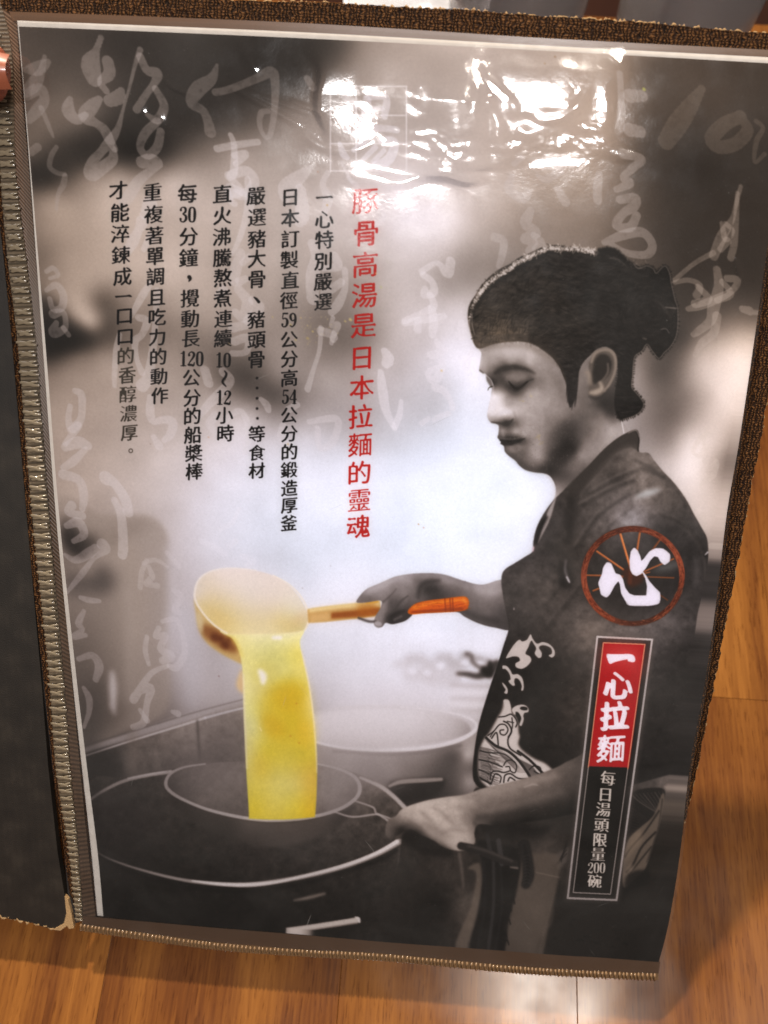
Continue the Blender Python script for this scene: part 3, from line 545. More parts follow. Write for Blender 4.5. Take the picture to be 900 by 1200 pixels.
    for _ in range(2300):
        x, y = r2.uniform(549,794), r2.uniform(290,490); iy, ix = int(y*S), int(x*S)
        if hm[iy, ix] < .6: continue
        if x > 722: cx, cy = 762, 365
        else: cx, cy = 668, 440
        a0 = math.atan2(y-cy, x-cx)+math.pi/2+r2.normal(0,.30)+.35*math.sin(x*.06)+.3*math.sin(y*.09); ln = r2.uniform(5,15)
        l = r2.choice([16, 22, 30, 72, 84, 98], p=[.22,.2,.2,.2,.12,.06]); dx, dy = math.cos(a0)*ln, math.sin(a0)*ln; kx = r2.normal(0,1.2)
        stroke([(x,y,.7),(x+dx*.5-dy*.1*kx,y+dy*.5+dx*.1*kx,1.3),(x+dx,y+dy,.4)], G(l,.5), .35, .26 if l < 60 else .20, clip=hm)
    hs_ = spline(hair, True, 6)
    for i in range(0, len(hs_)):
        x, y = hs_[i]; nx_, ny_ = hs_[(i+1)%len(hs_)]-hs_[i-1]; nn = math.hypot(nx_, ny_)+1e-6; nx_, ny_ = ny_/nn, -nx_/nn
        if y > 398 and x < 722: continue
        if y < 396 and x < 700: continue
        for _k in range(2):
            ln = r2.uniform(1.2,3.2); t0 = r2.normal(0,.9)
            stroke([(x-nx_*2,y-ny_*2,1.6),(x+nx_*ln*.5+ny_*t0*.6,y+ny_*ln*.5-nx_*t0*.6,1.1),(x+nx_*ln+ny_*t0,y+ny_*ln-nx_*t0,.4)], G(34,.4), .4, .55)
    for P, w, l in (([(690,300),(704,320),(700,345),(690,370)],6,66), ([(735,312),(752,330),(770,345),(785,368)],5,60), ([(715,335),(735,345),(745,365),(740,388)],6,58), ([(620,320),(640,340),(648,370)],8,70), ([(580,345),(596,360),(604,385)],7,76), ([(752,380),(765,392),(776,400)],5,56)):
        stroke([(x,y,w) for x, y in P], G(l,.6), 3.2, .42, clip=hm)
    # bangs edge and sideburn made of fine hairs
    for i in range(150):
        t = i/149; P = np.array([(566,401),(590,398),(612,397),(632,404),(648,416),(657,430),(663,445)]); k = t*(len(P)-1); j = min(int(k), len(P)-2); x, y = P[j]+(P[j+1]-P[j])*(k-j)
        ln = r2.uniform(3,9); stroke([(x-2,y-6,1.2),(x+r2.normal(0,.5),y,1.1),(x+1+r2.normal(0,1),y+ln*.7,.5)], G(60+20*(t<.4),1.2), .5, .42)
    poly([(562,404),(600,402),(625,404),(640,412),(655,428),(640,420),(620,410),(600,407),(565,409)], G(110,1.2), 2.4, .45)
    for _ in range(60):
        x = r2.uniform(664,676); y = r2.uniform(436,470); stroke([(x,y,1.),(x-.5,y+6,.8),(x-1,y+11,.4)], G(46,.2), .35, .5)
    # light rim on top of the hair: frizzy
    rimp = spline([(549,370,0),(553,357,0),(561,342,0),(570,331,0),(582,321,0),(596,313,0),(606,305,0),(618,299,0),(632,292.5,0),(645,288,0),(660,289,0),(676,289.5,0),(690,292,0),(698,294,0)], False, 30)
    for i, (x, y, _z) in enumerate(rimp):
        wgt = .4 if y > 352 else 1.
        w_ = 3.4+1.5*math.sin(i*.61)+1.1*math.sin(i*1.7)
        if i % 2 == 0: stroke([(x+1.2+r2.normal(0,.5), y+2.2+r2.normal(0,.7), max(1.2, w_*wgt))], G(200,.7), .7, .62*wgt)
        for _ in range(2):
            if r2.random() > wgt: continue
            xx, yy = x+r2.normal(1,1.4), y+r2.normal(2.4,1.9); a0 = r2.uniform(0, 6.3); ln = r2.uniform(1,3)
            stroke([(xx,yy,1.1),(xx+ln*math.cos(a0),yy+ln*math.sin(a0),.8)], G(r2.choice([226,214,60,44]),.6), .35, .6)
        stroke([(x+2.5,y+5.6+r2.normal(0,.8),1.8),(x+4.,y+8.5,1.)], G(44,.6), .5, .6*wgt)
    stroke([(551,370,1),(550,385,1.2),(554,398,1)], G(176,.6), .5, .6); stroke([(553,368,.8),(553,380,.8),(556,392,.6)], G(190,.6), .4, .6)
    for pp in ([(742,309),(748,314.5),(757,311.5),(765,314.5),(769,320),(778.5,311.5),(784,319),(786.5,332),(790.5,350),(794,363),(793,390),(786,405),(778,413),(772,419.5),(765,412),(758,403),(752,411),(744,417),(742,426),(741,440),(740,453),(745,460),(750,466),(754,473),(751,481),(743,487),(730,491)],):
        stroke([(x,y,1.0) for x, y in pp], G(140,.7), .4, .6)
    for _ in range(60):
        x, y = r2.uniform(718,760), r2.uniform(300,314); stroke([(x,y,1.),(x+r2.normal(0,2),y+r2.normal(0,1.4),.8)], G(r2.choice([150,60,120]),.8), .3, .3)
    stroke([(700,296,7),(716,294,9),(728,302,7),(736,312,4)], G(34,0.), 1., .7); stroke([(714,302,1),(724,304,1.4),(734,312,1)], G(112,.4), .8, .6)
    stroke([(768,352,1.4),(776,358,1.6),(786,372,1.2)], G(98,.4), 1., .6); stroke([(780,360,1.4),(792,361,1.6)], G(150,.6), .6, .7); stroke([(774,386,1),(780,385,1.2),(784,390,.8)], G(130,.2), .4, .7); stroke([(753,396,1.4),(757,397,1.6)], G(126,.8), .6, .7)
    # ear
    poly([(690,456),(691,440),(690,428),(693,419),(698,411),(708,407.5),(717,410),(722,418),(722.5,430),(719,443),(712,455),(705,463),(696,465),(689.5,461)], G(100,.9), .7)
    stroke([(693,424,3),(697,414,3.6),(707,409.5,3.6),(716,411.5,4),(721,420,3.6),(720.5,434,3),(715,448,3),(708,458,3)], G(138,1.2), .7, .95)
    poly([(697,422),(704,415),(713,417),(717,426),(714,438),(706,446),(697,450),(693,444),(695,432)], G(48,.6), 1.3, .9)
    stroke([(712,426,2.4),(712,436,2.6),(706,445,2.4),(700,449,2)], G(110,1.), .9, .8)
    stroke([(692,460,4),(699,459,6.5),(705,455,5),(703,448,3)], G(166,1.4), 1.2, .9); stroke([(688,436,6),(691,442,5),(691,449,4)], G(150,1.4), 1.5, .8)
    stroke([(690,464,2),(698,467,3.4),(706,464,2.6),(712,456,1.5)], G(58,.6), 1.2, .7)
    # ---- robe
    robe = [(746,503.5),(749.5,514),(749,529),(760,531),(767,540),(777,552),(791,567),(804,585),(813,602),(822,618),(828.5,631),(830,650),(829,675),(826,692),(821,706),(817,722),(815,745),(817,770),(816,805),(814.5,850),(813,885),(808,903),(797,915),(782,922),(760,927),(735,930),(700,930),(640,935),(600,935),(570,928),(557,918),(554,905),(556,880),(561,850),(568,825),(576,800),(583,780),(590,757),(593,748),(596,734),(592,712),(588.5,692),(587.5,678),(591,668),(603,660),(616,652),(624,646),(625,634),(629,618),(637,602),(648,587),(660,575),(672,562),(690,545),(705,529),(720,516),(733,508)]
    rm = MASK['robe'] = newmask()
    def up(L_): return [(a_, b_, c_*(1.42 if b_ < 760 else 1.15), *r_) for a_, b_, c_, *r_ in L_]
    m, b = field(robe, up([(740,512,72),(720,528,66),(700,560,66),(745,545,88),(770,560,78),(725,560,58),(680,585,52),(755,580,92),(735,585,92,.1),(750,600,96,-.1),(735,615,104,-.2),(790,590,66),(805,620,50,.1),(780,620,46,0.),(815,650,42,0.),(820,690,46,.1),(800,700,48,.2),(660,610,54,.3),(640,620,50,.1),(632,650,52,.2),
                  (610,680,58,.4),(640,690,62,.8),(670,640,46,.9),(670,700,56,.8),(690,740,84,.9),(665,730,62,.8),(640,740,50,.8),(600,740,42,.4),(600,780,34,.8),(640,780,36,.9),(680,790,58,1.),(590,830,32,.8),(640,840,38,1.),(670,820,58,1.2),(685,840,64,1.2),(570,880,30,.8),(630,880,34,.9),(670,880,44,1.),
                  (740,670,40,.4),(740,700,42,.6),(745,740,78,.3),(780,730,76,.2),(790,745,60,.2),(770,770,64,.2),(800,780,44,.3),(770,800,52,.3),(795,830,44,.4),(770,860,40,.4),(800,880,38,.4),(750,900,36,.3),(780,910,32,.3),(700,900,40,.8)]), 7, .55, .6, tex=.07*TN, keep=pmk)
    rm[b.sl()] = m
    # lapels, folds, sheen
    poly([(746,503.5),(749,515),(748,527),(738,524),(722,531),(706,548),(690,566),(672,585),(668,570),(690,545),(712,522),(730,509)], G(64,.8), .7, .9, clip=rm)
    stroke([(749,526,3),(738,523,5),(724,529,5),(708,543,4),(694,560,3),(680,578,2)], G(98,.6), 1.6, .55, clip=rm); stroke([(746,505,2),(749,514,2),(748,528,2)], G(20,.4), .8, .8, clip=rm)
    stroke([(736,507,1.2),(745,504,1.4),(749,512,1.2)], G(150,.4), .5, .7)
    stroke([(651,583,1),(645,598,5),(640,612,5),(634,626,3),(630,636,1)], G(172,.3), .7, .85)
    stroke([(640,606,4),(632,620,6),(628,636,4)], G(28,.1), 1.2, .8, clip=rm); stroke([(642,620,2),(646,650,3),(640,680,3)], G(74,-.3), 3., .5, clip=rm)
    poly([(668,580),(662,600),(664,640),(676,600)], G(34,.8), 3, .6, clip=rm)
    for P, l, w, a in (([(672,640),(700,600),(735,575)], 84, 1.4, .45), ([(678,590),(710,572),(740,560)], 96, 1.6, .5), ([(690,575),(720,558),(745,548)], 94, 1.4, .5), ([(700,600),(730,580),(748,572)], 88, 1.2, .4), ([(690,650),(715,610),(740,590)], 80, 1.4, .4),
                       ([(748,545),(780,560),(800,590)], 100, 2., .4), ([(740,536),(760,545),(775,556)], 96, 2., .4), ([(770,600),(800,612),(822,640)], 84, 1.6, .5), ([(806,622),(824,650),(826,680)], 96, 1.4, .4), ([(640,730),(665,700),(690,670)], 84, 1.2, .35), ([(629,712),(650,690),(668,660)], 78, 1., .3)):
        stroke([(x,y,w) for x, y in P], G(l*1.35,.5), 1.1, a*1.15, clip=rm); stroke([(x+3,y+3,w*1.6) for x, y in P], G(22,.5), 1.8, a*.9, clip=rm)
    stroke([(745,582,3),(758,578,8),(772,574,4)], C(200,208,208), 2.2, .75, clip=rm); stroke([(766,668,4),(782,664,10),(796,660,6)], C(170,182,182), 3, .6, clip=rm)
    stroke([(735,640,6),(752,640,14),(762,632,10)], G(120,-.3), 5, .45, clip=rm); stroke([(815,655,3),(816,672,5),(814,690,3)], G(112,-.2), 2.5, .6, clip=rm); stroke([(826,650,1),(829,647,2)], G(220,-.2), .5, .8)
    stroke([(660,662,12),(663,680,16),(662,686,8)], G(26,.2), 3, .6, clip=rm); stroke([(663,656,1.5),(662,668,2.4),(666,680,3)], G(140,-.3), 1.2, .8, clip=rm); stroke([(664,676,2),(667,682,2)], G(214,-.3), .6, .8)
    stroke([(790,700,5),(806,706,8),(812,716,4)], G(92,.1), 3., .5, clip=rm); stroke([(795,735,5),(784,722,7)], G(110,-.1), 3, .45, clip=rm); stroke([(700,728,16),(690,745,16)], G(108,1.4), 7, .4, clip=rm)
    stroke([(625,641,2),(624,645,2.4)], C(210,190,196), .8, .9); stroke([(602,712,1),(602,714,1.4)], G(200,0.), .5, .7)
    stroke([(745,898,2),(780,895,2.4),(808,885,2)], G(22,.4), 1.5, .6, clip=rm)
    stroke([(592,750,2),(578,795,2.4),(562,850,2.4),(557,890,2)], G(20,.4), 1.2, .7, clip=rm)
    for P in ([(680,770),(700,780)], [(758,772),(790,768),(812,770)], [(760,800),(800,806)], [(790,850),(812,846)], [(765,880),(800,870)]): stroke([(x,y,3) for x, y in P], G(66,.3), 2.5, .45, clip=rm)
    # ---- waves printed on the robe
    Wt = G(196,.7)
    def wz(P): return [(540+x/6, 730+y/6) for x, y in P]
    glow = G(96,.8)
    for P in ([(318,245),(345,195),(380,145),(412,118),(432,130),(465,118),(490,80),(505,110),(535,145),(575,135),(620,148),(655,185),(660,225),(640,243),(618,228),(640,215),(635,180),(600,160),(565,158),(550,175),(568,210),(565,240),(545,245),(520,215),(530,180),(515,150),(495,125),(475,170),(455,215),(485,235),(495,265),(470,300),(430,322),(390,312),(385,285),(415,265),(405,240),(370,235),(335,245)],
              [(295,300),(325,305),(350,335),(365,362),(400,360),(430,385),(442,430),(440,470),(425,475),(428,440),(410,400),(385,388),(375,410),(380,438),(362,440),(335,410),(350,395),(340,355),(315,325),(295,322)],
              [(290,418),(315,440),(330,470),(325,498),(305,490),(315,470),(300,445)],
              [(300,545),(335,542),(350,580),(355,620),(350,650),(330,640),(315,600)],
              [(360,608),(390,582),(440,575),(472,595),(475,625),(450,632),(440,650),(442,680),(428,722),(412,715),(425,670),(405,630),(385,625),(390,645),(372,640)]):
        q = wz(P); poly(q, glow, 1.6, .6, clip=rm); poly(q, Wt, .35, .97)
    poly(wz([(455,590),(470,600),(462,615),(430,612),(415,600),(430,588)]), G(34,.6), .4)
    poly(wz([(385,632),(410,640),(420,670),(412,690),(392,660)]), G(34,.6), .4)
    body = wz([(305,545),(330,545),(345,590),(362,640),(385,660),(402,710),(408,770),(415,800),(405,850),(430,890),(480,930),(530,960),(590,985),(640,1030),(640,1060),(480,1105),(400,1130),(230,1165),(165,1135),(130,1085),(122,1000),(130,900),(160,820),(200,770),(250,680),(290,610)])
    m, b = fillmask(body, 4); m = blur(m, .4*S); wm2 = newmask(); wm2[b.sl()] = m
    comp(blur(m, 1.2*S), b, Wt, 1.)
    def wl(P, w=1.6, l=34, a=.92, bl=.3): stroke([(540+x/6, 730+y/6, w) for x, y in P], G(l,.1), bl, a, clip=wm2)
    for P, w in (([(265,660),(310,655),(350,640),(380,665),(395,700),(385,730)], 1.5), ([(190,790),(230,760),(270,715),(310,715),(330,750),(310,785),(280,780),(275,755),(300,750)], 1.5), ([(205,800),(230,760)], 1.2), ([(215,810),(250,770),(262,860)], 1.6),
                 ([(300,690),(335,710),(355,760),(330,820),(345,880),(420,930)], 1.8), ([(358,665),(362,720),(350,770),(330,800)], 1.3), ([(325,690),(370,700)], 1.2), ([(165,795),(240,860),(330,900),(400,960),(460,1040),(490,1090)], 3.2), ([(400,900),(480,960),(560,1040),(600,1080)], 3.),
                 ([(300,1000),(320,970),(360,965),(390,1000),(380,1050),(350,1040),(340,1010),(315,1010)], 1.4), ([(205,1100),(215,1050),(260,1040),(300,1050),(340,1040)], 1.5), ([(215,1120),(240,1060),(280,1080),(275,1120)], 1.5), ([(480,1030),(510,1005),(555,1015),(560,1060),(530,1050),(515,1040)], 1.5),
                 ([(300,1120),(310,1070),(350,1060),(400,1090),(470,1095)], 1.6), ([(330,1110),(345,1085),(380,1105)], 1.6), ([(130,895),(190,910),(300,920),(380,980)], 1.4), ([(125,960),(200,975),(290,1010)], 1.6), ([(125,1030),(200,1060)], 1.6), ([(130,1085),(210,1130)], 2.2)): wl(P, w)
    for i in range(46):
        t = i/45
        x0, y0 = 130+10*math.sin(i*3.1), 870+t*230
        wl([(x0,y0),(x0+60,y0+12+t*10),(x0+110+40*math.sin(i*1.7),y0+34+t*16)], .9, 50, .55)
    for i in range(22): wl([(170+i*9,820+i*6),(200+i*9,850+i*9),(230+i*11,880+i*8)], .8, 70, .4)
    for i in range(18): wl([(395+i*6,950+i*3),(440+i*6,1010+i*3),(480+i*6,1080+i*2)], .8, 56, .6)
    for P in ([(190,945),(260,960),(320,985)], [(150,1000),(210,1010),(260,1040)], [(280,940),(340,960),(400,1010)]): wl(P, 2.6, 70, .5, 1.)
    # ---- the wheel and the white sign on the sleeve
    cx, cy = 741.5, 675.
    def wh(a, r): return (cx+math.cos(a)*r*1.0, cy+math.sin(a)*r*.965)
    bm = MASK['badge'] = newmask()
    m, b = fillmask([wh(a/20*6.2832, 61) for a in range(20)], 4); bm[b.sl()] = np.maximum(bm[b.sl()], m)
    comp(blur(m, 1.5*S), b, G(40,.4), .35)
    n = 180; r3 = np.random.default_rng(5)
    for i in range(n):
        a0 = i/n*6.2832; deg = math.degrees(a0) % 360
        op = 1. if not (64 < deg < 116) else .42
        if 12 < deg < 22: op = .35
        w = 6.5 if deg > 100 else 6.0
        br = 1.+.22*math.sin(a0*2+2.2)+.06*r3.normal()
        c = C(126*br, 68*br, 48*br)
        stroke([(*wh(a0-.02, 57.5), w), (*wh(a0+.03, 57.5), w)], c, .35, op*.8)
    for i in range(420):
        a0 = r3.uniform(0, 6.2832); deg = math.degrees(a0)
        if 64 < deg < 116 and r3.random() < .6: continue
        r = 57.5+r3.uniform(-2.8,2.8); da = r3.uniform(.03,.1); l = r3.choice([0, 1]); c = C(180,112,82) if l else C(66,32,24)
        stroke([(*wh(a0, r), .8), (*wh(a0+da, r+r3.uniform(-1.4,1.4)), .6)], c, .3, .5)
    for a0, r0, r1, w, br in ((-1.85,12,53,2.6,1.35),(-1.42,20,53,2.4,1.1),(-.95,35,54,2.2,.8),(-.42,14,52,2.,.95),(-.25,10,20,2.,.9),(.04,12,48,1.6,.85),(.62,30,50,1.4,.7),(-2.52,14,52,2.4,1.15),(-3.12,14,54,2.,1.),(2.78,38,50,2.,1.),(3.1,12,24,2.4,1.1)):
        stroke([(*wh(a0,r0),w),(*wh(a0,r1),w*.9)], C(176*br,100*br,58*br), .4, .85)
        stroke([(*wh(a0+.02,r0),w*.4),(*wh(a0+.01,r1),w*.3)], C(230*br*.9,160*br*.9,110*br*.9), .3, .5)
    stroke([(736,672,14),(746,676,16),(740,682,12)], C(82,46,32), 1.6, .85); stroke([(739,660,4),(738,682,5)], C(110,62,40), .8, .6)
    heart = [(218,440),(240,385),(248,345),(270,313),(298,320),(325,380),(350,388),(370,415),(385,470),(410,505),(440,517),(515,517),(520,460),(508,410),(492,378),(480,386),(455,397),(430,385),(415,355),(412,300),(420,245),(440,222),(462,240),(478,275),(485,303),(500,290),(535,245),(575,225),(620,228),(662,262),(660,305),(630,328),(605,310),(588,280),(565,275),(540,300),(515,345),(495,370),(515,395),(535,430),(570,470),(600,500),(602,545),(590,570),(530,582),(410,580),(385,550),(360,505),(352,450),(342,430),(320,455),(290,510),(268,530),(235,512),(225,470)]
    q = [(660+x/5.294, 600+y/5.294) for x, y in heart]
    poly(q, G(20,.3), 1.4, .6); poly(q, C(232,230,236), .4, 1., smooth=False); poly(q, C(232,230,236), .35, .7)
    # ---- near forearm, hand, apron, straps
    field([(556,925),(600,935),(700,930),(812,905),(808,960),(797,1000),(782,1080),(776,1130),(470,1130),(470,1000),(480,985),(552,985)],
          [(500,1000,58),(520,1020,66),(480,1060,44),(520,1060,36),(500,1100,36),(545,1000,64),(540,1060,80,1.4),(560,1030,56),(545,1095,70,1.2),(580,960,40),(600,1000,44),(620,1000,62),(640,1000,78,1.4),(610,1050,84,1.4),(640,1060,84,1.4),(600,1100,62,1.4),(625,1105,70,1.4),(660,980,54),(670,1010,50),
           (655,1060,36,1.6),(670,1090,34,1.6),(700,1100,34,1.8),(740,1100,34,1.8),(770,1060,38,2.2),(780,1000,44,2.2),(785,960,62,1.6),(795,935,108,1.),(740,1040,30,1.4),(750,990,40,1.2),(720,960,32,.6),(690,960,38,1.)], 7, .7, 1.2, tex=.06*TN, keep=pmk)
    poly([(785,918),(806,902),(808,925),(803,938),(786,930),(778,922)], G(150,1.2), 1.4, .85); 
    for i in range(7): stroke([(782+i*2.4,930,2.2),(788+i*2.2,980,2.4),(786+i,1030,2.2)], G(58+14*(i%2),1.8), 1.4, .5)
    # striped cloth and pale folds right of the framed sign
    poly([(738,930),(776,924),(777,945),(766,962),(748,975),(735,985),(732,960)], G(36,.4), .8, .95)
    for i in range(9): stroke([(740+i*4.5,931-i*.5,1.),(750+i*4,940,1.2),(769+i*1.,952+i*.3,1.)], G(84 if i%3 else 118,1.), .5, .6)
    for i in range(9): stroke([(735+i*.6,944+i*4,1.),(748,952+i*3,1.),(758-i,960+i*1.5,.9)], G(62,1.), .5, .5)
    poly([(731,1040),(730,1010),(736,985),(750,970),(766,955),(776,930),(779,940),(772,970),(764,995),(756,1018),(744,1030)], G(104,2.), .8, .9)
    for P, w, l in (([(772,950),(755,975),(740,992),(732,1004)], 2.2, 40), ([(768,975),(752,992),(742,1012),(734,1022)], 2.4, 34), ([(763,992),(750,1008),(736,1026)], 1.8, 40), ([(776,936),(771,970),(758,1010)], 1.6, 56)): stroke([(x,y,w) for x, y in P], G(l,1.), .7, .8)
    poly([(736,984),(750,972),(752,985),(740,1000),(732,1010)], G(128,2.4), 2., .6); poly([(733,1022),(741,1012),(741,1024),(732,1036)], G(136,2.), 1.6, .6)
    poly([(735,1025),(758,1020),(760,1035),(745,1042),(733,1046)], G(22,.8), 1.6, .8)
    poly([(646,1004),(667,992),(664,1010),(655,1020)], G(96,1.), 1.2, .7, smooth=False)
    for i in range(4): stroke([(648+i*3,1016-i*2,1.2),(664,1000-i*5,1.)], G(34,.6), .5, .8)
    poly([(656,1032),(648,1080),(634,1119),(775,1126),(790,1040),(740,1044),(724,1060),(664,1056)], G(35,1.5), 1.4, .85)
    stroke([(592,965,2),(600,1010,2),(598,1050,2)], G(40,1.), 1.5, .5)
    # apron and its seams
    poly([(604,1002),(630,1000),(655,1004),(652,1040),(643,1080),(633,1120),(594,1117),(590,1090),(596,1050)], G(92,1.8), 1.3, .8)
    stroke([(628,1022,1.2),(655,1028,1.2)], G(124,1.6), .6, .6)
    for i in range(5): stroke([(612+i*5,1060+i*7,3),(630+i*2,1066+i*7,4),(640,1076+i*6,3)], G(104,1.6), 3, .35)
    for k in range(20): stroke([(649-k*.9,1046+k*3.6,1.1)], G(120,1.5), .5, .45)
    poly([(560,985),(590,990),(610,1000),(606,1040),(596,1080),(588,1117),(552,1113),(560,1070),(566,1020)], G(30,.4), 1.4, .95)
    for P, w, l in (([(578,1010),(578,1060),(572,1112)], 4, 62), ([(586,1012),(588,1060),(580,1114)], 2.6, 44), ([(567,1010),(568,1060),(560,1108)], 3.4, 40), ([(584,985),(588,1012)], 6, 74), ([(570,976),(575,1000)], 5, 60)): stroke([(x,y,w) for x, y in P], G(l,-.2), .9, .8)
    for x, y in ((600,1048),(597,1064),(596,1080),(592,1096),(601,1056),(594,1104)): stroke([(x-3,y,1.2),(x,y-3,1.6),(x+2,y+3,1.4)], G(26,.3), .5, .8)
    # dark coil hanging
    for r, l in ((13,24),(9,52),(5,26)): stroke([(614,990,r),(618,1010,r),(619,1026,r),(616,1036,r*.8)], G(l,.1), 1., .85)
    for k in range(9): stroke([(612,1004+k*4,1.),(618,1002+k*4,1.2),(624,1006+k*4,.8)], G(70,.1), .5, .45)
    stroke([(560,972,12),(590,968,12),(625,975,14),(640,970,10)], G(34,.6), 3, .8)
    # forearm and fist
    fa = [(452,978),(452,968),(456,960),(464,956),(470,949),(480,944),(500,938),(522,934),(545,931),(565,924),(595,917),(625,909),(650,900),(672,889),(700,882),(700,948),(670,954),(640,960),(610,964),(585,968),(562,966),(556,975),(557,986),(552,993),(540,997),(522,994),(508,985),(492,978),(480,972),(468,978),(458,983)]
    field(fa, fc([(456,974,108),(464,964,104),(474,956,150),(485,952,158),(500,948,164),(515,946,160),(535,944,152),(548,942,140),(565,940,128),(590,932,128),(620,924,122),(650,914,112),(680,904,92),(480,964,130),(495,962,150),(505,970,150),(515,978,150),(530,984,154),(545,986,158),(552,978,140),(530,966,156),(545,962,140),(556,960,112),
               (575,955,110),(600,950,96),(630,944,92),(660,936,84),(690,930,66),(580,965,66),(620,960,50),(660,950,50),(470,972,70),(490,975,96),(690,890,84)]), 4, .9, 1., tex=.03*TN, keep=pmk)
    for P, w, l, a in (([(565,930),(600,924),(650,908)], 6, 172, .4), ([(575,948),(610,941),(660,928)], 5, 136, .35), ([(560,958),(600,954),(650,946),(690,940)], 6, 44, .5), ([(520,940),(540,938),(556,942)], 5, 190, .4), ([(560,944),(600,938),(640,926),(680,912)], 2.4, 84, .35), ([(590,930),(630,918)], 1.8, 84, .35),
                       ([(483,956),(494,950)], 4, 196, .5), ([(530,975),(545,972)], 6, 186, .45), ([(500,966),(508,972),(520,976)], 3, 70, .5), ([(463,968),(470,962)], 3, 160, .5), ([(478,966),(490,974),(506,982),(522,991)], 3, 60, .55)):
        stroke([(x,y,w) for x, y in P], G(l,1.), 2.6, a)
    for P, l in (([(474,958),(484,966),(492,972)], 118), ([(492,950),(505,962),(512,972)], 130), ([(508,946),(522,956),(532,968)], 132), ([(520,976),(530,972),(545,974)], 128)): stroke([(x,y,3) for x, y in P], G(l,1.), 1.6, .55)
    for P in ([(480,950),(500,944),(520,942)], [(525,980),(540,988),(550,986)], [(500,972),(510,980)], [(485,958),(498,968)]): stroke([(x,y,3.4) for x, y in P], G(178,1.), 2., .5)
    stroke([(556,964,3),(562,972,4),(566,984,3)], G(60,1.), 1.6, .7); stroke([(614,922,1.6),(624,919,2),(630,920,1.4)], G(176,.9), .9, .6)
    poly([(472,978),(485,974),(500,982),(515,990),(530,997),(528,1004),(505,1003),(482,995),(473,988)], G(38,.8), 2., .85)
    for _ in range(120):
        x, y = r2.uniform(520,680), r2.uniform(905,955); stroke([(x,y,.9)], G(r2.choice([160,150,90]),.9), .4, .3)
    stroke([(540,991,9),(560,996,10),(585,1006,10),(603,1012,9)], G(46,.6), .9, .95); stroke([(548,991,2),(570,997,2.4),(600,1009,2.4)], G(96,.9), 1.1, .7); stroke([(598,1016,2),(606,1017,3)], G(120,1.1), .6, .8)
    stroke([(543,1040,2),(541,1020,3),(538,1000,3)], G(122,1.2), 1.2, .6)
    poly([(548,1018),(558,1024),(552,1060),(540,1090),(532,1113),(545,1113),(556,1080),(564,1040),(562,1012)], G(112,1.8), 1.4, .7)
    # faint marks low on the skirt
    for x, y, r in ((668,1084,3),(672,1078,2),(680,1102,4),(688,1098,4),(694,1104,3),(700,1106,3),(650,1100,2),(718,1110,3),(732,1106,3),(724,1100,2)): stroke([(x-r,y,1.6),(x,y-1,2.2),(x+r,y+1,1.4)], G(20,.6), .6, .7)
    for _ in range(40):
        t = r2.uniform(0,1); stroke([(727-22*t+r2.normal(0,3),1075+36*t+r2.normal(0,3),1.4)], G(58,1.2), .7, .6)
    # ---- framed sign
    sg = MASK['sign'] = newmask()
    OUT = [(699,745),(765.5,748.5),(723.5,1056),(664,1053.5)]
    m, b = fillmask(OUT, 3, False); sg[b.sl()] = np.maximum(sg[b.sl()], m)
    comp(m, b, G(30,.9), .62)
    def line(P, w, col, bl=.35, a=.95): stroke([(x,y,w) for x, y in P], col, bl, a)
    def seg(p, q, n=24): return [(p[0]+(q[0]-p[0])*t/n, p[1]+(q[1]-p[1])*t/n) for t in range(n+1)]
    def inset(Q, d):
        Q = np.array(Q, float); out = []
        for i in range(4):
            a, b_, c = Q[i-1], Q[i], Q[(i+1)%4]
            u = (b_-a)/np.hypot(*(b_-a)); v_ = (c-b_)/np.hypot(*(c-b_)); n1 = np.array([-u[1], u[0]]); n2 = np.array([-v_[1], v_[0]])
            m_ = n1+n2; out.append(tuple(b_+m_/(m_@n1)*d))
        return out
    def frame(Q, d, tops, bl=.3, a=.95):
        R = inset(Q, d)
        for i in range(4):
            p_, q_ = Q[i], Q[(i+1)%4]; r_, s_ = R[(i+1)%4], R[i]
            n_ = 1 if i % 2 == 0 else 16
            for j in range(n_):
                t0, t1 = j/n_, (j+1)/n_
                L_ = lambda A, B, t: (A[0]+(B[0]-A[0])*t, A[1]+(B[1]-A[1])*t)
                A, B, Cc, D_ = L_(p_,q_,t0), L_(p_,q_,t1), L_(s_,r_,t1), L_(s_,r_,t0)
                m, b = fillmask([A,B,Cc,D_], 0, False)
                comp(m, b, tops((A[1]+B[1])/2), a)
    m, b = fillmask([inset(OUT,-2.5), inset(OUT,4)[::-1]], 8, False); comp(blur(m, 2.2*S), b, G(104,.8), .5)
    frame(OUT, 2.3, lambda y: G(np.interp(y,[745,800,900,1056],[212,184,184,158]),.4))
    INN = [(706.5,752.5),(756.5,754.5),(716,1048.5),(671,1046.5)]
    RED = [INN[0], INN[1], (737,899.5), (690,898)]
    m, b = fillmask([INN[0],INN[1],INN[2],INN[3]], 3, False); comp(blur(m,.3*S), b, G(24,1.4), .95)
    m, b = fillmask(RED, 3, False); m = blur(m, .35*S)
    comp(m, b, C(170,30,38)); 
    poly([(706,752),(757,754),(752,785),(702,786)], C(196,92,88), 7, .55, clip=sg, smooth=False)
    frame(INN, 1.3, lambda y: C(226,160,130) if y < 899 else G(150,.6))
    stroke([(730,765,14),(752,790,10)], C(200,120,118), 6, .25, clip=sg)
    # ---- lettering
    for name, lst in TEXTCOLS:
        for ch, x, y, s, k in lst:
            letter(ch, x, y, s, k)
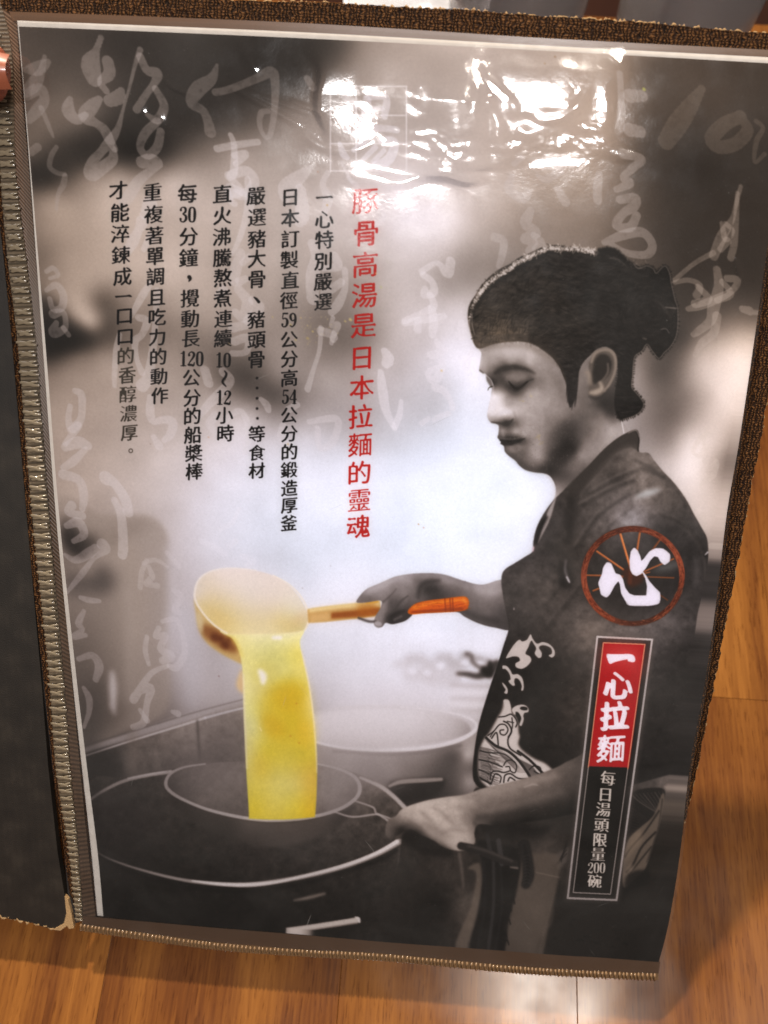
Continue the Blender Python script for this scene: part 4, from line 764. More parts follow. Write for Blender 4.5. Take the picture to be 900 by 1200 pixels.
    # ---- specks of dried soup on print
    for x, y, r, c in ((383,240,1.6,(196,150,80)),(340,380,2.2,(196,176,130)),(352,372,1.8,(190,170,130)),(360,396,3,(176,160,118)),(366,388,2,(196,176,120)),(346,398,2,(186,166,120)),(410,374,3,(210,190,130)),(404,376,2,(206,186,130)),(319,371,1.2,(206,186,120)),
                       (490,614,1.6,(176,130,60)),(496,618,1.3,(170,110,50)),(517,434,1.8,(214,176,110)),(440,320,2,(190,186,140)),(446,336,2.4,(176,180,140)),(337,520,1.6,(210,170,110)),(244,512,1.6,(190,150,130)),(176,520,1,(120,100,90)),(268,402,1.6,(200,180,140)),
                       (638,74,1.4,(150,120,90)),(650,66,1.6,(140,110,80)),(609,100,1.8,(150,116,80)),(754,104,3.4,(196,196,110)),(449,107,1.6,(150,100,50)),(256,792,1.6,(130,110,110)),(387,663,.9,(110,100,100)),(354,689,.9,(120,110,110)),(545,681,.8,(50,50,50)),(372,201,1.2,(150,80,50))):
        stroke([(x,y,r),(x+.4*r,y+.3*r,r*.8)], C(*c), .5, .75)
    for _ in range(60):
        x, y = r2.normal(362,16), r2.normal(384,10); stroke([(x,y,r2.uniform(.6,1.8))], C(196,180,136), .5, .4)
    for _ in range(40):
        x, y = r2.normal(444,7), r2.normal(338,20); stroke([(x,y,r2.uniform(.8,2.4))], C(170,176,146), 1., .3)
    CAN[:] = CAN*.60+(CAN*CAN*(3-2*CAN))*.40-.006
    # colour grade: warm darks turning purplish down the sheet, lavender whites
    lum = CAN.mean(-1, keepdims=True); sat = CAN.max(-1, keepdims=True)-CAN.min(-1, keepdims=True)
    k = np.clip(1-sat*5, 0, 1)
    yy_ = np.clip((np.arange(CH*S)/S-330)/350, 0, 1)[:,None,None].astype(np.float32)
    lo = np.array([1.045, .978, .960], np.float32)*(1-yy_)+np.array([1.042, .965, .982], np.float32)*yy_; hi = np.array([.99, .985, 1.035], np.float32); t = np.clip((lum-.45)/.45, 0, 1)
    CAN[:] = CAN*(1-k)+CAN*(lo*(1-t)+hi*t)*k
    # printing grain
    gr = np.random.default_rng(99).standard_normal((CH*S, CW*S)).astype(np.float32)
    gr = blur(gr, 1.1)*2.2
    CAN[:] = np.clip(CAN*(1+.010*gr[...,None])+.004*gr[...,None], 0, 1)
# ---------------------------------------------------------------- brush lettering from Blender's own built-in font
GLY = {}
def glyph_tris(ch):
    cu = bpy.data.curves.new('glyph', 'FONT'); cu.body = ch; cu.resolution_u = 3
    ob = bpy.data.objects.new('glyph', cu)
    me = ob.to_mesh()
    me.calc_loop_triangles()
    v = np.array([tuple(p.co[:2]) for p in me.vertices]); t = np.array([tuple(l.vertices) for l in me.loop_triangles])
    ob.to_mesh_clear(); bpy.data.objects.remove(ob); bpy.data.curves.remove(cu)
    return v, t
GR = 180                    # glyph raster
def raster(v, t, N):
    m = np.zeros((N, N), np.float32)
    for a, b, c in v[t]:
        x0, x1 = int(max(0, min(a[0],b[0],c[0])-1)), int(min(N, max(a[0],b[0],c[0])+2))
        y0, y1 = int(max(0, min(a[1],b[1],c[1])-1)), int(min(N, max(a[1],b[1],c[1])+2))
        if x1 <= x0 or y1 <= y0: continue
        X = np.arange(x0, x1)+.5; Y = (np.arange(y0, y1)+.5)[:,None]
        d = (b[0]-a[0])*(c[1]-a[1])-(b[1]-a[1])*(c[0]-a[0])
        if abs(d) < 1e-9: continue
        s = 1 if d > 0 else -1
        e0 = s*((b[0]-a[0])*(Y-a[1])-(b[1]-a[1])*(X-a[0])); e1 = s*((c[0]-b[0])*(Y-b[1])-(c[1]-b[1])*(X-b[0])); e2 = s*((a[0]-c[0])*(Y-c[1])-(a[1]-c[1])*(X-c[0]))
        m[y0:y1, x0:x1][(e0 >= -.01) & (e1 >= -.01) & (e2 >= -.01)] = 1
    return m
def shiftmax(m, offs, f=np.maximum):
    o = m.copy(); N = m.shape[0]
    for dx, dy in offs:
        s = np.roll(np.roll(m, dy, 0), dx, 1); o = f(o, s)
    return o
def nib_offsets(lo, sh, ang):
    ca, sa = math.cos(ang), math.sin(ang); o = []
    R = int(lo)+1
    for dx in range(-R, R+1):
        for dy in range(-R, R+1):
            u, v = dx*ca+dy*sa, -dx*sa+dy*ca
            if (u/lo)**2+(v/sh)**2 <= 1: o.append((dx, dy))
    return o
CIRC = nib_offsets(2.0, 2.0, 0)
def glyph(ch, kind):
    key = (ch, kind)
    if key in GLY: return GLY[key]
    N = GR; pad = 14
    if ch in DIG:
        m = digit_mask(ch, kind)
        GLY[key] = m; return m
    v, t = glyph_tris(ch)
    v = v*(N-2*pad)/1.0
    x = v[:,0]; y = v[:,1]
    # CJK em box: advance 1.0, baseline at ~0.12 from the bottom
    em = (N-2*pad)
    cx, cy = em*EMX, em*EMY
    x = x-cx; y = y-cy
    if kind != 's':
        y = y+.11*x                       # brush hand: strokes climb to the right
        x = x+.004*y*abs(y)/em*2
        y = y-.0012*x*x/em*10*.2
    px = x*SCX+N/2; py = N/2-y*SCX
    m = raster(np.stack([px, py], 1), t, N)
    f = N/180.
    rs = np.random.default_rng(ord(ch)); wob = resize(rs.standard_normal((7,7)).astype(np.float32), N, N)
    dens = m.mean()
    if kind in 'bk':                         # thin the strokes, then redraw them with a slanted nib that swells where a stroke turns or ends
        ev = 3.4 if dens < .22 else 2.6 if dens < .27 else 1.8
        eh = 2.2 if dens < .25 else 1.6
        e = 1-shiftmax(1-m, nib_offsets(eh*f, ev*f, 0))
        e = np.maximum(e, (1-shiftmax(1-m, nib_offsets(1.5*f, 3.*f, 0)))*(dens > .25))
        bl_ = blur(e, 5*f)                   # little where a stroke ends
        tip = e*(bl_ < np.percentile(bl_[e>.5], 20)) if (e > .5).any() else e
        lo, sh = (6.4, 1.5) if kind == 'b' else (4.4, 1.2)
        if dens > .25: lo *= .72
        if dens > .29: lo *= .75
        d = shiftmax(e, nib_offsets(lo*f, sh*f, math.radians(14)))
        t2 = shiftmax(tip, nib_offsets((5.6 if dens < .25 else 3.6)*f, (3.0 if dens < .25 else 1.8)*f, math.radians(48)))
        m = np.maximum(d, t2); m = blur(m, 2.0*f); m = np.clip((m-.42+.07*wob)*4, 0, 1)
    elif kind == 'w':                        # white brush signs
        k_ = 1.15 if dens < .22 else .55
        m = shiftmax(m, nib_offsets(6.4*f*k_+1, 2.2*f*k_+.5, math.radians(35))); m = blur(m, 2.4*f); m = np.clip((m-.47+.08*wob)*5, 0, 1)
    elif kind == 's':                        # small white printed signs: heavy verticals, faint horizontals
        e = 1-shiftmax(1-m, nib_offsets(.6, 3.*f, 0))
        d = shiftmax(e, [(dx, 0) for dx in range(-5, 6)]); m = np.maximum(d, m*.38); m = blur(m, 1.6*f)
    GLY[key] = m
    return m
# numerals with thick and thin strokes, drawn by hand (unit box 0..1, width .5)
DIG = {'0':[[(.25,.06,.05),(.12,.16,.11),(.09,.5,.15),(.12,.84,.11),(.25,.94,.05),(.38,.84,.11),(.41,.5,.15),(.38,.16,.11),(.25,.06,.05)]],
 '1':[[(.10,.17,.04),(.20,.13,.06),(.27,.07,.08)],[(.27,.07,.13),(.27,.5,.14),(.27,.92,.13)],[(.12,.94,.05),(.42,.94,.05)]],
 '2':[[(.10,.28,.13),(.10,.16,.06),(.24,.06,.06),(.38,.14,.12),(.40,.28,.14),(.32,.46,.10),(.14,.72,.06),(.07,.90,.06)],[(.07,.88,.11),(.24,.89,.13),(.38,.91,.11),(.43,.72,.04)]],
 '3':[[(.10,.24,.12),(.12,.12,.06),(.24,.06,.06),(.37,.14,.12),(.36,.34,.11),(.22,.46,.05),(.38,.56,.11),(.41,.76,.14),(.28,.93,.07),(.12,.90,.06),(.09,.76,.12)]],
 '4':[[(.33,.06,.06),(.20,.34,.05),(.06,.66,.05),(.45,.66,.06)],[(.34,.08,.13),(.34,.5,.14),(.34,.93,.13)],[(.22,.95,.04),(.45,.95,.04)]],
 '5':[[(.40,.08,.10),(.14,.08,.08)],[(.14,.07,.05),(.12,.42,.05),(.26,.38,.06),(.38,.48,.12),(.41,.68,.15),(.34,.88,.10),(.20,.95,.06),(.10,.88,.07),(.10,.78,.12)]],
 '9':[[(.25,.06,.05),(.12,.16,.11),(.10,.34,.14),(.16,.50,.09),(.26,.55,.05),(.37,.44,.07)],[(.25,.06,.05),(.38,.18,.11),(.41,.45,.14),(.37,.76,.11),(.22,.94,.06),(.11,.86,.10)]]}
def digit_mask(ch, kind):
    N = GR; m = np.zeros((N, N), np.float32)
    for st in DIG[ch]:
        q = spline(st, False, 24) if len(st) > 2 else np.linspace(st[0], st[1], 40)
        for x, y, w in q:
            cx, cy, r = (x-.25)*N*.78+N/2, (y-.5)*N*.78+N/2, w*N*.78/2*1.05
            e = int(r+3); xa, xb, ya, yb = int(cx)-e, int(cx)+e+1, int(cy)-e, int(cy)+e+1
            xa, ya = max(xa,0), max(ya,0)
            X = np.arange(xa, min(xb,N))+.5-cx; Y = (np.arange(ya, min(yb,N))+.5-cy)[:,None]
            sub = m[ya:yb, xa:xb]; np.maximum(sub, np.clip(r-np.sqrt(X*X+Y*Y)+.5, 0, 1), out=sub)
    return m
INK = {'b': (14,15,20), 'k': (174,22,20), 'w': (238,234,236), 's': (206,200,190)}
LETM = {}
CUR = [None]
def place(m, x, y, sz, col, a, kind, sx=1., shear=0., rot=0.):
    N = m.shape[0]; half = sz*.72
    b = Box(x-half, y-half, x+half, y+half)
    X = (np.arange(b.x0, b.x1)+.5)/S-x; Y = ((np.arange(b.y0, b.y1)+.5)/S-y)[:,None]
    cr, sr = math.cos(rot), math.sin(rot)
    U = (X*cr+Y*sr)/sx+0*Y; V = (-X*sr+Y*cr)+0*X
    gx = U/sz*(N*.78)+N/2-.5; gy = V/sz*(N*.78)+N/2-.5
    ok = (gx > 0) & (gx < N-1.01) & (gy > 0) & (gy < N-1.01)
    gx, gy = np.clip(gx, 0, N-1.01), np.clip(gy, 0, N-1.01)
    # area filter: blur the glyph first for the reduction
    mm = blur(m, max(.3, N*.78/(sz*S)*.42))
    xi, yi = gx.astype(int), gy.astype(int); fx, fy = gx-xi, gy-yi
    r = mm[yi,xi]*(1-fx)*(1-fy)+mm[yi,xi+1]*fx*(1-fy)+mm[yi+1,xi]*(1-fx)*fy+mm[yi+1,xi+1]*fx*fy
    r = (r*ok).astype(np.float32)
    comp(r, b, col, a)
    return r, b
def letter(ch, x, y, s, kind):
    fade = 1.
    rot = .10*(700-y)/700*0+.02
    col = np.array(INK[kind[0]], np.float32)/255
    k = kind[0]
    if k == 'b':
        fade = .98
        if len(kind) > 1: fade = float(kind[1:])/100; col = C(50,50,46)
    if k == 'k': fade = .94
    if k in 'ws':
        rot = .06
        if k == 'w' and ch != 'BAR':
            m = glyph(ch, k); place(m, x+.8, y+.8, s*1.02, C(120,40,30), .45, k, rot=rot)
    if ch == 'DOT': stroke([(x,y,3.)], col, .4, .95); return
    if ch == 'COMMA': stroke([(x,y-1.5,4.6),(x+1.2,y+.5,3.6),(x-.4,y+3.5,1.2)], col, .3, .95); return
    if ch == 'TICK': stroke([(x-2.5,y-2.5,1.4),(x+.5,y,3.),(x+3,y+3,3.4)], col, .3, .95); return
    if ch == 'RING':
        for t in range(16): a0 = t/16*6.283; stroke([(x+2.2*math.cos(a0),y+2.2*math.sin(a0),1.1),(x+2.2*math.cos(a0+.45),y+2.2*math.sin(a0+.45),1.1)], col, .25, .5)
        return
    if ch == 'WAVE': stroke([(x+.5,y-9,1.2),(x+2.5,y-6,2.4),(x+1.5,y-2,2.8),(x-1.5,y+2,2.6),(x-1.5,y+5,2.4),(x+2,y+9,1.2)], col, .3, .95); return
    if ch == 'BAR': # the sign for one, as a single brush stroke
        if k == 'w':
            q = [(-17,-4.5),(-10,-5),(0,-5.5),(10,-6),(15,-4),(16.5,1),(14,3.5),(8,2.5),(7,.5),(0,2),(-7,4),(-13,6.5),(-15.5,3)]
            poly([(x+u*s/33,y+v*s/33+u*.04) for u, v in q], C(240,238,244), .35); return
        stroke([(x-s*.42,y+.6,2.6),(x-s*.2,y+.2,1.9),(x+s*.2,y-.4,1.9),(x+s*.36,y-.6,2.9),(x+s*.45,y+.2,1.6)], col, .3, .95, nib=NIB); return
    if ch[0] in DIG:
        n = len(ch); w = s*.52
        for i, c in enumerate(ch): place(glyph(c, k), x+(i-(n-1)/2)*w*(.9 if k=='b' else 1), y, s*(.9 if k=='b' else 1.0), col, fade, k, sx=1.02, rot=rot)
        return
    r, b = place(glyph(ch, k), x, y, s, col, fade, k, sx=1.0, rot=rot)
def col(chars, pos, s0, s1, kind):
    out = []; n = len(chars)
    for i, (c, p) in enumerate(zip(chars, pos)):
        out.append((c, p[0], p[1], s0+(s1-s0)*i/max(1,n-1), kind))
    return out
def lin(x0, y0, x1, y1, n): return [(x0+(x1-x0)*i/(n-1), y0+(y1-y0)*i/(n-1)) for i in range(n)]
TEXTCOLS = [
 ('title', col('豚骨高湯是日本拉麵的靈魂', [(428,235),(429,273),(428,310),(427,346),(426,381),(424,419),(424,454),(422.5,488),(422,521),(421,554),(421,586),(420,617)], 30, 26.5, 'k')),
 ('c1', col(['BAR','心','特','別','嚴','選'], [(380,231),(380,257),(380,281),(379,306),(378.5,330),(378.5,353.5)], 21.5, 20.5, 'b')),
 ('c2', col(['日','本','訂','製','直','徑','59','公','分','高','54','公','分','的','鍛','造','厚','釜'], [(340,231),(340,255.5),(340,280),(339,304.5),(340,328.5),(338.5,352),(338.5,375),(338.7,398),(339,420.5),(339,443),(339,465),(338.7,486.5),(339,508),(339,529.5),(338.7,550.5),(339,572),(339,592),(338.5,613)], 21, 18.5, 'b')),
 ('c3', col(['嚴','選','豬','大','骨','TICK','豬','頭','骨','DOT','DOT','DOT','DOT','DOT','等','食','材'], [(300,229.5),(301,254.5),(301,280),(301,303),(301,327),(300,350.5),(300.3,374.5),(300.6,398),(300.5,421),(301,443),(301,454.5),(301,466.5),(301,478.5),(301.5,490),(301,508.5),(301,530.5),(301,551.5)], 21.5, 18.5, 'b')),
 ('c4', col(['直','火','沸','騰','熬','煮','連','續','10','WAVE','12','小','時'], [(260.5,227.5),(260.5,252.5),(260,277.5),(260.5,302),(261,325.5),(261,349.5),(261.7,373.5),(261.3,396.5),(261.5,422),(262.5,443.5),(262,466),(263,486.5),(264,507.8)], 21.5, 19.5, 'b')),
 ('c5', col(['每','30','分','鐘','COMMA','攪','動','長','120','公','分','的','船','槳','棒'], [(219.6,226.7),(220,251.5),(221,277),(221,302),(221.5,326),(222.4,349.5),(222.8,373.5),(223.6,396.5),(224.4,420.5),(224.2,442.6),(225,466),(225.2,487.5),(226,509.5),(227,531),(227.6,552.5)], 22, 19.5, 'b')),
 ('c6', col('重複著單調且吃力的動作', [(178.7,225.4),(180,251),(181,276),(181.7,300),(182.2,324),(183.5,348.4),(184,371.5),(184.4,395),(185.2,418),(186.3,441),(187.2,463.5)], 21.5, 19.5, 'b')),
 ('c7', col(['才','能','淬','鍊','成','BAR','口','口'], [(138.7,223),(140.4,249),(140.8,274),(141.7,299),(143.6,324),(144.4,347),(145.8,370),(146.7,394)], 21.5, 20.5, 'b')
      + col(['的','香','醇','濃','厚','RING'], [(147.2,417),(149,439.5),(149.7,462),(150.6,484.5),(151.6,506.8),(153,528)], 20, 19, 'b84')),
 ('name', col(['BAR','心','拉','麵'], [(728,772),(724.5,803),(720.5,839),(716,877)], 33, 32, 'w')),
 ('limit', col('每日湯頭限量', [(712.5,912),(709.5,931),(707,948.5),(705,966.5),(703,984),(701,1001)], 17, 16, 's') + [('200',699,1017,13.5,'s'),('碗',697,1032.5,15.5,'s')]),
]
EMX, EMY, SCX = .5, .38, 1.0
# ================================================================ helpers
COL = SC.collection
def tag(o, label=None, cat=None, group=None, kind=None):
    for k, v in (('label',label),('category',cat),('group',group),('kind',kind)):
        if v: o[k] = v
    return o
def obj(name, verts, faces, mat, parent=None, smooth=False, uv=None):
    me = bpy.data.meshes.new(name); me.from_pydata([tuple(v) for v in verts], [], faces); 
    if uv is not None:
        l = me.uv_layers.new(name='UVMap'); a = np.array(uv, np.float32)
        li = np.empty(len(me.loops), np.int32); me.loops.foreach_get('vertex_index', li); l.data.foreach_set('uv', a[li].ravel())
    if smooth: me.polygons.foreach_set('use_smooth', [True]*len(me.polygons))
    if mat: me.materials.append(mat)
    me.update()
    o = bpy.data.objects.new(name, me); COL.objects.link(o)
    if parent: o.parent = parent; o.matrix_parent_inverse = parent.matrix_world.inverted()
    return o
def empty(name, loc):
    o = bpy.data.objects.new(name, None); COL.objects.link(o); o.location = loc; o.empty_display_size = .02
    o.matrix_world = Matrix.Translation(Vector(loc)); return o
def nodes(name):
    m = bpy.data.materials.new(name); m.use_nodes = True; nt = m.node_tree
    return m, nt, nt.nodes['Principled BSDF']
def N(nt, t, **k):
    n = nt.nodes.new(t)
    for a, v in k.items():
        if a == 'op': n.operation = v
        elif a in ('data_type','blend_type','interpolation','wave_type','bands_direction','feature','noise_dimensions'): setattr(n, a, v)
        else: n.inputs[a.replace('_',' ')].default_value = v
    return n
def ramp(nt, fac, stops):
    n = nt.nodes.new('ShaderNodeValToRGB'); e = n.color_ramp.elements
    while len(e) < len(stops): e.new(.5)
    for i, (p, c) in enumerate(stops): e[i].position = p; e[i].color = (*c, 1)
    nt.links.new(fac, n.inputs[0]); return n
def mapping(nt, scale, coord='Object', rot=(0,0,0)):
    tc = nt.nodes.new('ShaderNodeTexCoord'); mp = nt.nodes.new('ShaderNodeMapping'); mp.inputs['Scale'].default_value = scale; mp.inputs['Rotation'].default_value = rot
    nt.links.new(tc.outputs[coord], mp.inputs[0]); return mp
def bumpn(nt, h, strength, dist, bs):
    b = nt.nodes.new('ShaderNodeBump'); b.inputs['Strength'].default_value = strength; b.inputs['Distance'].default_value = dist
    nt.links.new(h, b.inputs['Height']); nt.links.new(b.outputs[0], bs.inputs['Normal']); return b
def sweep_quad(pts_a, pts_b, n=None): pass
def interp_line(P, n):
    P = np.array(P, float); s = np.concatenate([[0], np.cumsum(np.hypot(*(np.diff(P[:, :2], axis=0).T)))]); t = np.linspace(0, s[-1], n)
    return np.stack([np.interp(t, s, P[:, i]) for i in range(P.shape[1])], 1)

# ================================================================ the sheet picture
TN = noise(7, 21, 3); HN = noise(3, 22, 3, 2.2, 1); noise_s = noise(5, 23, 3)
paint()
K = 7
TW, TH = int(W_MM*K), int(H_MM*K)
X, Y = np.meshgrid((np.arange(TW)+.5)/K, (np.arange(TH)+.5)/K)
Pm = X[...,None]*EX+Y[...,None]*EY+T0
gx = (Pm[...,0]/Pm[...,2]*F+PX)*S-.5; gy = (Pm[...,1]/Pm[...,2]*F+PY)*S-.5
gx = np.clip(gx, 0, CW*S-1.01); gy = np.clip(gy, 0, CH*S-1.01)
xi, yi = gx.astype(int), gy.astype(int); fx, fy = (gx-xi)[...,None].astype(np.float32), (gy-yi)[...,None].astype(np.float32)
SHEET = (CAN[yi,xi]*(1-fx)+CAN[yi,xi+1]*fx)*(1-fy)+(CAN[yi+1,xi]*(1-fx)+CAN[yi+1,xi+1]*fx)*fy
img = bpy.data.images.new('sheet_print', TW, TH)
buf = np.ones((TH, TW, 4), np.float32); buf[..., :3] = SHEET[::-1]
img.pixels.foreach_set(buf.ravel()); img.update(); img.pack()
def sheet_material():
    m, nt, b = nodes('printed_paper')
    t = nt.nodes.new('ShaderNodeTexImage'); t.image = img; t.interpolation = 'Cubic'; t.extension = 'EXTEND'
    nt.links.new(t.outputs[0], b.inputs['Base Color']); b.inputs['Roughness'].default_value = .7; b.inputs['Specular IOR Level'].default_value = .06
    return m
M_SHEET = sheet_material()
def uv_of(px, py): x, y = mm_uv(px, py); return (x/W_MM, 1-y/H_MM)

# ================================================================ materials
def m_white():
    m, nt, b = nodes('paper_margin'); n = N(nt, 'ShaderNodeTexNoise', Scale=60.); c = ramp(nt, n.outputs[0], [(0,(.60,.55,.50)),(1,(.78,.74,.70))]); nt.links.new(c.outputs[0], b.inputs['Base Color']); b.inputs['Roughness'].default_value = .6; return m
def m_board():
    m, nt, b = nodes('woven_brown_cover')
    mp = mapping(nt, (1,1,1), 'UV')
    w1 = N(nt, 'ShaderNodeTexWave', wave_type='BANDS', bands_direction='X', Scale=60., Distortion=9., Detail=2.); w1.inputs['Detail Scale'].default_value = 1.6
    w2 = N(nt, 'ShaderNodeTexWave', wave_type='BANDS', bands_direction='Y', Scale=85., Distortion=7., Detail=2.); w2.inputs['Detail Scale'].default_value = 2.2
    nz = N(nt, 'ShaderNodeTexNoise', Scale=70., Detail=4.); nb = N(nt, 'ShaderNodeTexNoise', Scale=260., Detail=3.)
    for n in (w1, w2, nz, nb): nt.links.new(mp.outputs[0], n.inputs['Vector'])
    mx = N(nt, 'ShaderNodeMath', op='MULTIPLY'); nt.links.new(w1.outputs[1], mx.inputs[0]); nt.links.new(w2.outputs[1], mx.inputs[1])
    ad = N(nt, 'ShaderNodeMath', op='ADD'); wv = N(nt, 'ShaderNodeMath', op='MULTIPLY_ADD'); wv.inputs[1].default_value = .45; nt.links.new(w1.outputs[1], wv.inputs[0]); nt.links.new(mx.outputs[0], wv.inputs[2]); nt.links.new(wv.outputs[0], ad.inputs[0]); nt.links.new(nz.outputs[0], ad.inputs[1])
    ad2 = N(nt, 'ShaderNodeMath', op='MULTIPLY_ADD'); ad2.inputs[1].default_value = .8; nt.links.new(nb.outputs[0], ad2.inputs[0]); nt.links.new(ad.outputs[0], ad2.inputs[2])
    c = ramp(nt, ad2.outputs[0], [(.3,(.006,.003,.0015)),(.5,(.024,.010,.0045)),(.7,(.068,.029,.010)),(.9,(.15,.066,.022))])
    sc = N(nt, 'ShaderNodeMath', op='MULTIPLY'); sc.inputs[1].default_value = .47; nt.links.new(ad2.outputs[0], sc.inputs[0]); nt.links.new(sc.outputs[0], c.inputs[0])
    e = c.color_ramp.elements
    for i, p in enumerate((.36,.55,.72,.9)): e[i].position = p
    nt.links.new(c.outputs[0], b.inputs['Base Color']); b.inputs['Roughness'].default_value = .8; b.inputs['Specular IOR Level'].default_value = .12
    bumpn(nt, ad2.outputs[0], .9, .0006, b); return m
def m_cream():
    m, nt, b = nodes('worn_board_edge'); n = N(nt, 'ShaderNodeTexNoise', Scale=300., Detail=4.); c = ramp(nt, n.outputs[0], [(.35,(.22,.11,.04)),(.6,(.55,.36,.17))]); nt.links.new(c.outputs[0], b.inputs['Base Color']); b.inputs['Roughness'].default_value = .9; bumpn(nt, n.outputs[0], .6, .0005, b); return m
def m_cover():
    m, nt, b = nodes('dark_cover_cloth')
    mp = mapping(nt, (1,1,1), 'UV')
    w = N(nt, 'ShaderNodeTexWave', wave_type='BANDS', bands_direction='X', Scale=24., Distortion=3., Detail=3.); w.inputs['Detail Scale'].default_value = 3.
    n = N(nt, 'ShaderNodeTexNoise', Scale=500., Detail=3.); n2 = N(nt, 'ShaderNodeTexNoise', Scale=22., Detail=3.)
    for k in (w, n, n2): nt.links.new(mp.outputs[0], k.inputs['Vector'])
    a = N(nt, 'ShaderNodeMath', op='MULTIPLY_ADD'); a.inputs[1].default_value = .05; nt.links.new(w.outputs[1], a.inputs[0]); nt.links.new(n2.outputs[0], a.inputs[2])
    a2 = N(nt, 'ShaderNodeMath', op='MULTIPLY_ADD'); a2.inputs[1].default_value = .35; nt.links.new(n.outputs[0], a2.inputs[0]); nt.links.new(a.outputs[0], a2.inputs[2])
    c = ramp(nt, a2.outputs[0], [(.40,(.005,.0035,.002)),(.75,(.011,.0082,.0055)),(1.1,(.022,.017,.012))]); nt.links.new(c.outputs[0], b.inputs['Base Color'])
    b.inputs['Roughness'].default_value = .62; bumpn(nt, n.outputs[0], .35, .0003, b); return m
def m_plastic(name, colr, rough=.22, a=1.):
    m, nt, b = nodes(name); n = N(nt, 'ShaderNodeTexNoise', Scale=260., Detail=3.); c = ramp(nt, n.outputs[0], [(.3,tuple(x*.72 for x in colr)),(.7,colr)]); nt.links.new(c.outputs[0], b.inputs['Base Color'])
    b.inputs['Roughness'].default_value = rough; b.inputs['Coat Weight'].default_value = .4; b.inputs['Coat Roughness'].default_value = .1; return m
def m_film():
    """thin clear vinyl: what is behind shows through, the surface mirrors by its angle"""
    m = bpy.data.materials.new('clear_vinyl_film'); m.use_nodes = True; nt = m.node_tree; nt.nodes.clear()
    out = nt.nodes.new('ShaderNodeOutputMaterial'); mix = nt.nodes.new('ShaderNodeMixShader'); tr = nt.nodes.new('ShaderNodeBsdfTransparent'); gl = nt.nodes.new('ShaderNodeBsdfGlossy')
    fr = nt.nodes.new('ShaderNodeFresnel'); fr.inputs[0].default_value = 1.5
    tr.inputs[0].default_value = (.965,.96,.95,1); gl.inputs['Roughness'].default_value = .055; gl.inputs[0].default_value = (1,1,1,1)
    mp = mapping(nt, (1,1,1), 'UV')
    s1 = N(nt, 'ShaderNodeTexNoise', Scale=210., Detail=5.); s2 = N(nt, 'ShaderNodeTexNoise', Scale=24., Detail=4.)
    for k in (s1, s2): nt.links.new(mp.outputs[0], k.inputs['Vector'])
    r = ramp(nt, s2.outputs[0], [(.35,(.055,.055,.055)),(.75,(.15,.15,.15))]); nt.links.new(r.outputs[0], gl.inputs['Roughness'])
    mul = N(nt, 'ShaderNodeMath', op='MULTIPLY'); mul.inputs[1].default_value = 1.7; nt.links.new(fr.outputs[0], mul.inputs[0])
    bm_ = nt.nodes.new('ShaderNodeBump'); bm_.inputs['Strength'].default_value = .25; bm_.inputs['Distance'].default_value = .00006; nt.links.new(s1.outputs[0], bm_.inputs['Height'])
    nt.links.new(bm_.outputs[0], gl.inputs['Normal']); nt.links.new(mul.outputs[0], mix.inputs[0]); 
    # haze of wear: smears and hair-fine scratches catch a little light
    df = nt.nodes.new('ShaderNodeBsdfDiffuse'); df.inputs[0].default_value = (.82,.79,.76,1); mx0 = nt.nodes.new('ShaderNodeMixShader')
    d1 = N(nt, 'ShaderNodeTexNoise', Scale=7., Detail=6., Distortion=.6); d2 = N(nt, 'ShaderNodeTexNoise', Scale=330., Detail=2.)
    for k in (d1, d2): nt.links.new(mp.outputs[0], k.inputs['Vector'])
    dr = ramp(nt, d1.outputs[0], [(.42,(.004,.004,.004)),(.70,(.016,.016,.016))]); ds = ramp(nt, d2.outputs[0], [(.70,(0,0,0)),(.78,(.07,.07,.07))])
    tot = N(nt, 'ShaderNodeMath', op='ADD'); nt.links.new(dr.outputs[0], tot.inputs[0])
    prev = ds.outputs[0]
    for ang, sx_, thr in ((.5, 5., .80), (-.9, 4., .80), (1.3, 6., .81), (2.3, 5., .80)):
        m1_ = nt.nodes.new('ShaderNodeMapping'); m1_.inputs['Rotation'].default_value = (0,0,ang); nt.links.new(mp.outputs[0], m1_.inputs[0]); m2_ = nt.nodes.new('ShaderNodeMapping'); m2_.inputs['Scale'].default_value = (sx_*1.6, 230., 1.); nt.links.new(m1_.outputs[0], m2_.inputs[0])
        sn = N(nt, 'ShaderNodeTexNoise', Scale=1., Detail=1.); nt.links.new(m2_.outputs[0], sn.inputs['Vector']); sr = ramp(nt, sn.outputs[0], [(thr,(0,0,0)),(thr+.03,(.09,.09,.09))])
        ad_ = N(nt, 'ShaderNodeMath', op='ADD'); nt.links.new(prev, ad_.inputs[0]); nt.links.new(sr.outputs[0], ad_.inputs[1]); prev = ad_.outputs[0]
    nt.links.new(prev, tot.inputs[1]); nt.links.new(tot.outputs[0], mx0.inputs[0]); nt.links.new(tr.outputs[0], mx0.inputs[1]); nt.links.new(df.outputs[0], mx0.inputs[2]); nt.links.new(mx0.outputs[0], mix.inputs[1]); nt.links.new(gl.outputs[0], mix.inputs[2]); nt.links.new(mix.outputs[0], out.inputs[0])
    return m
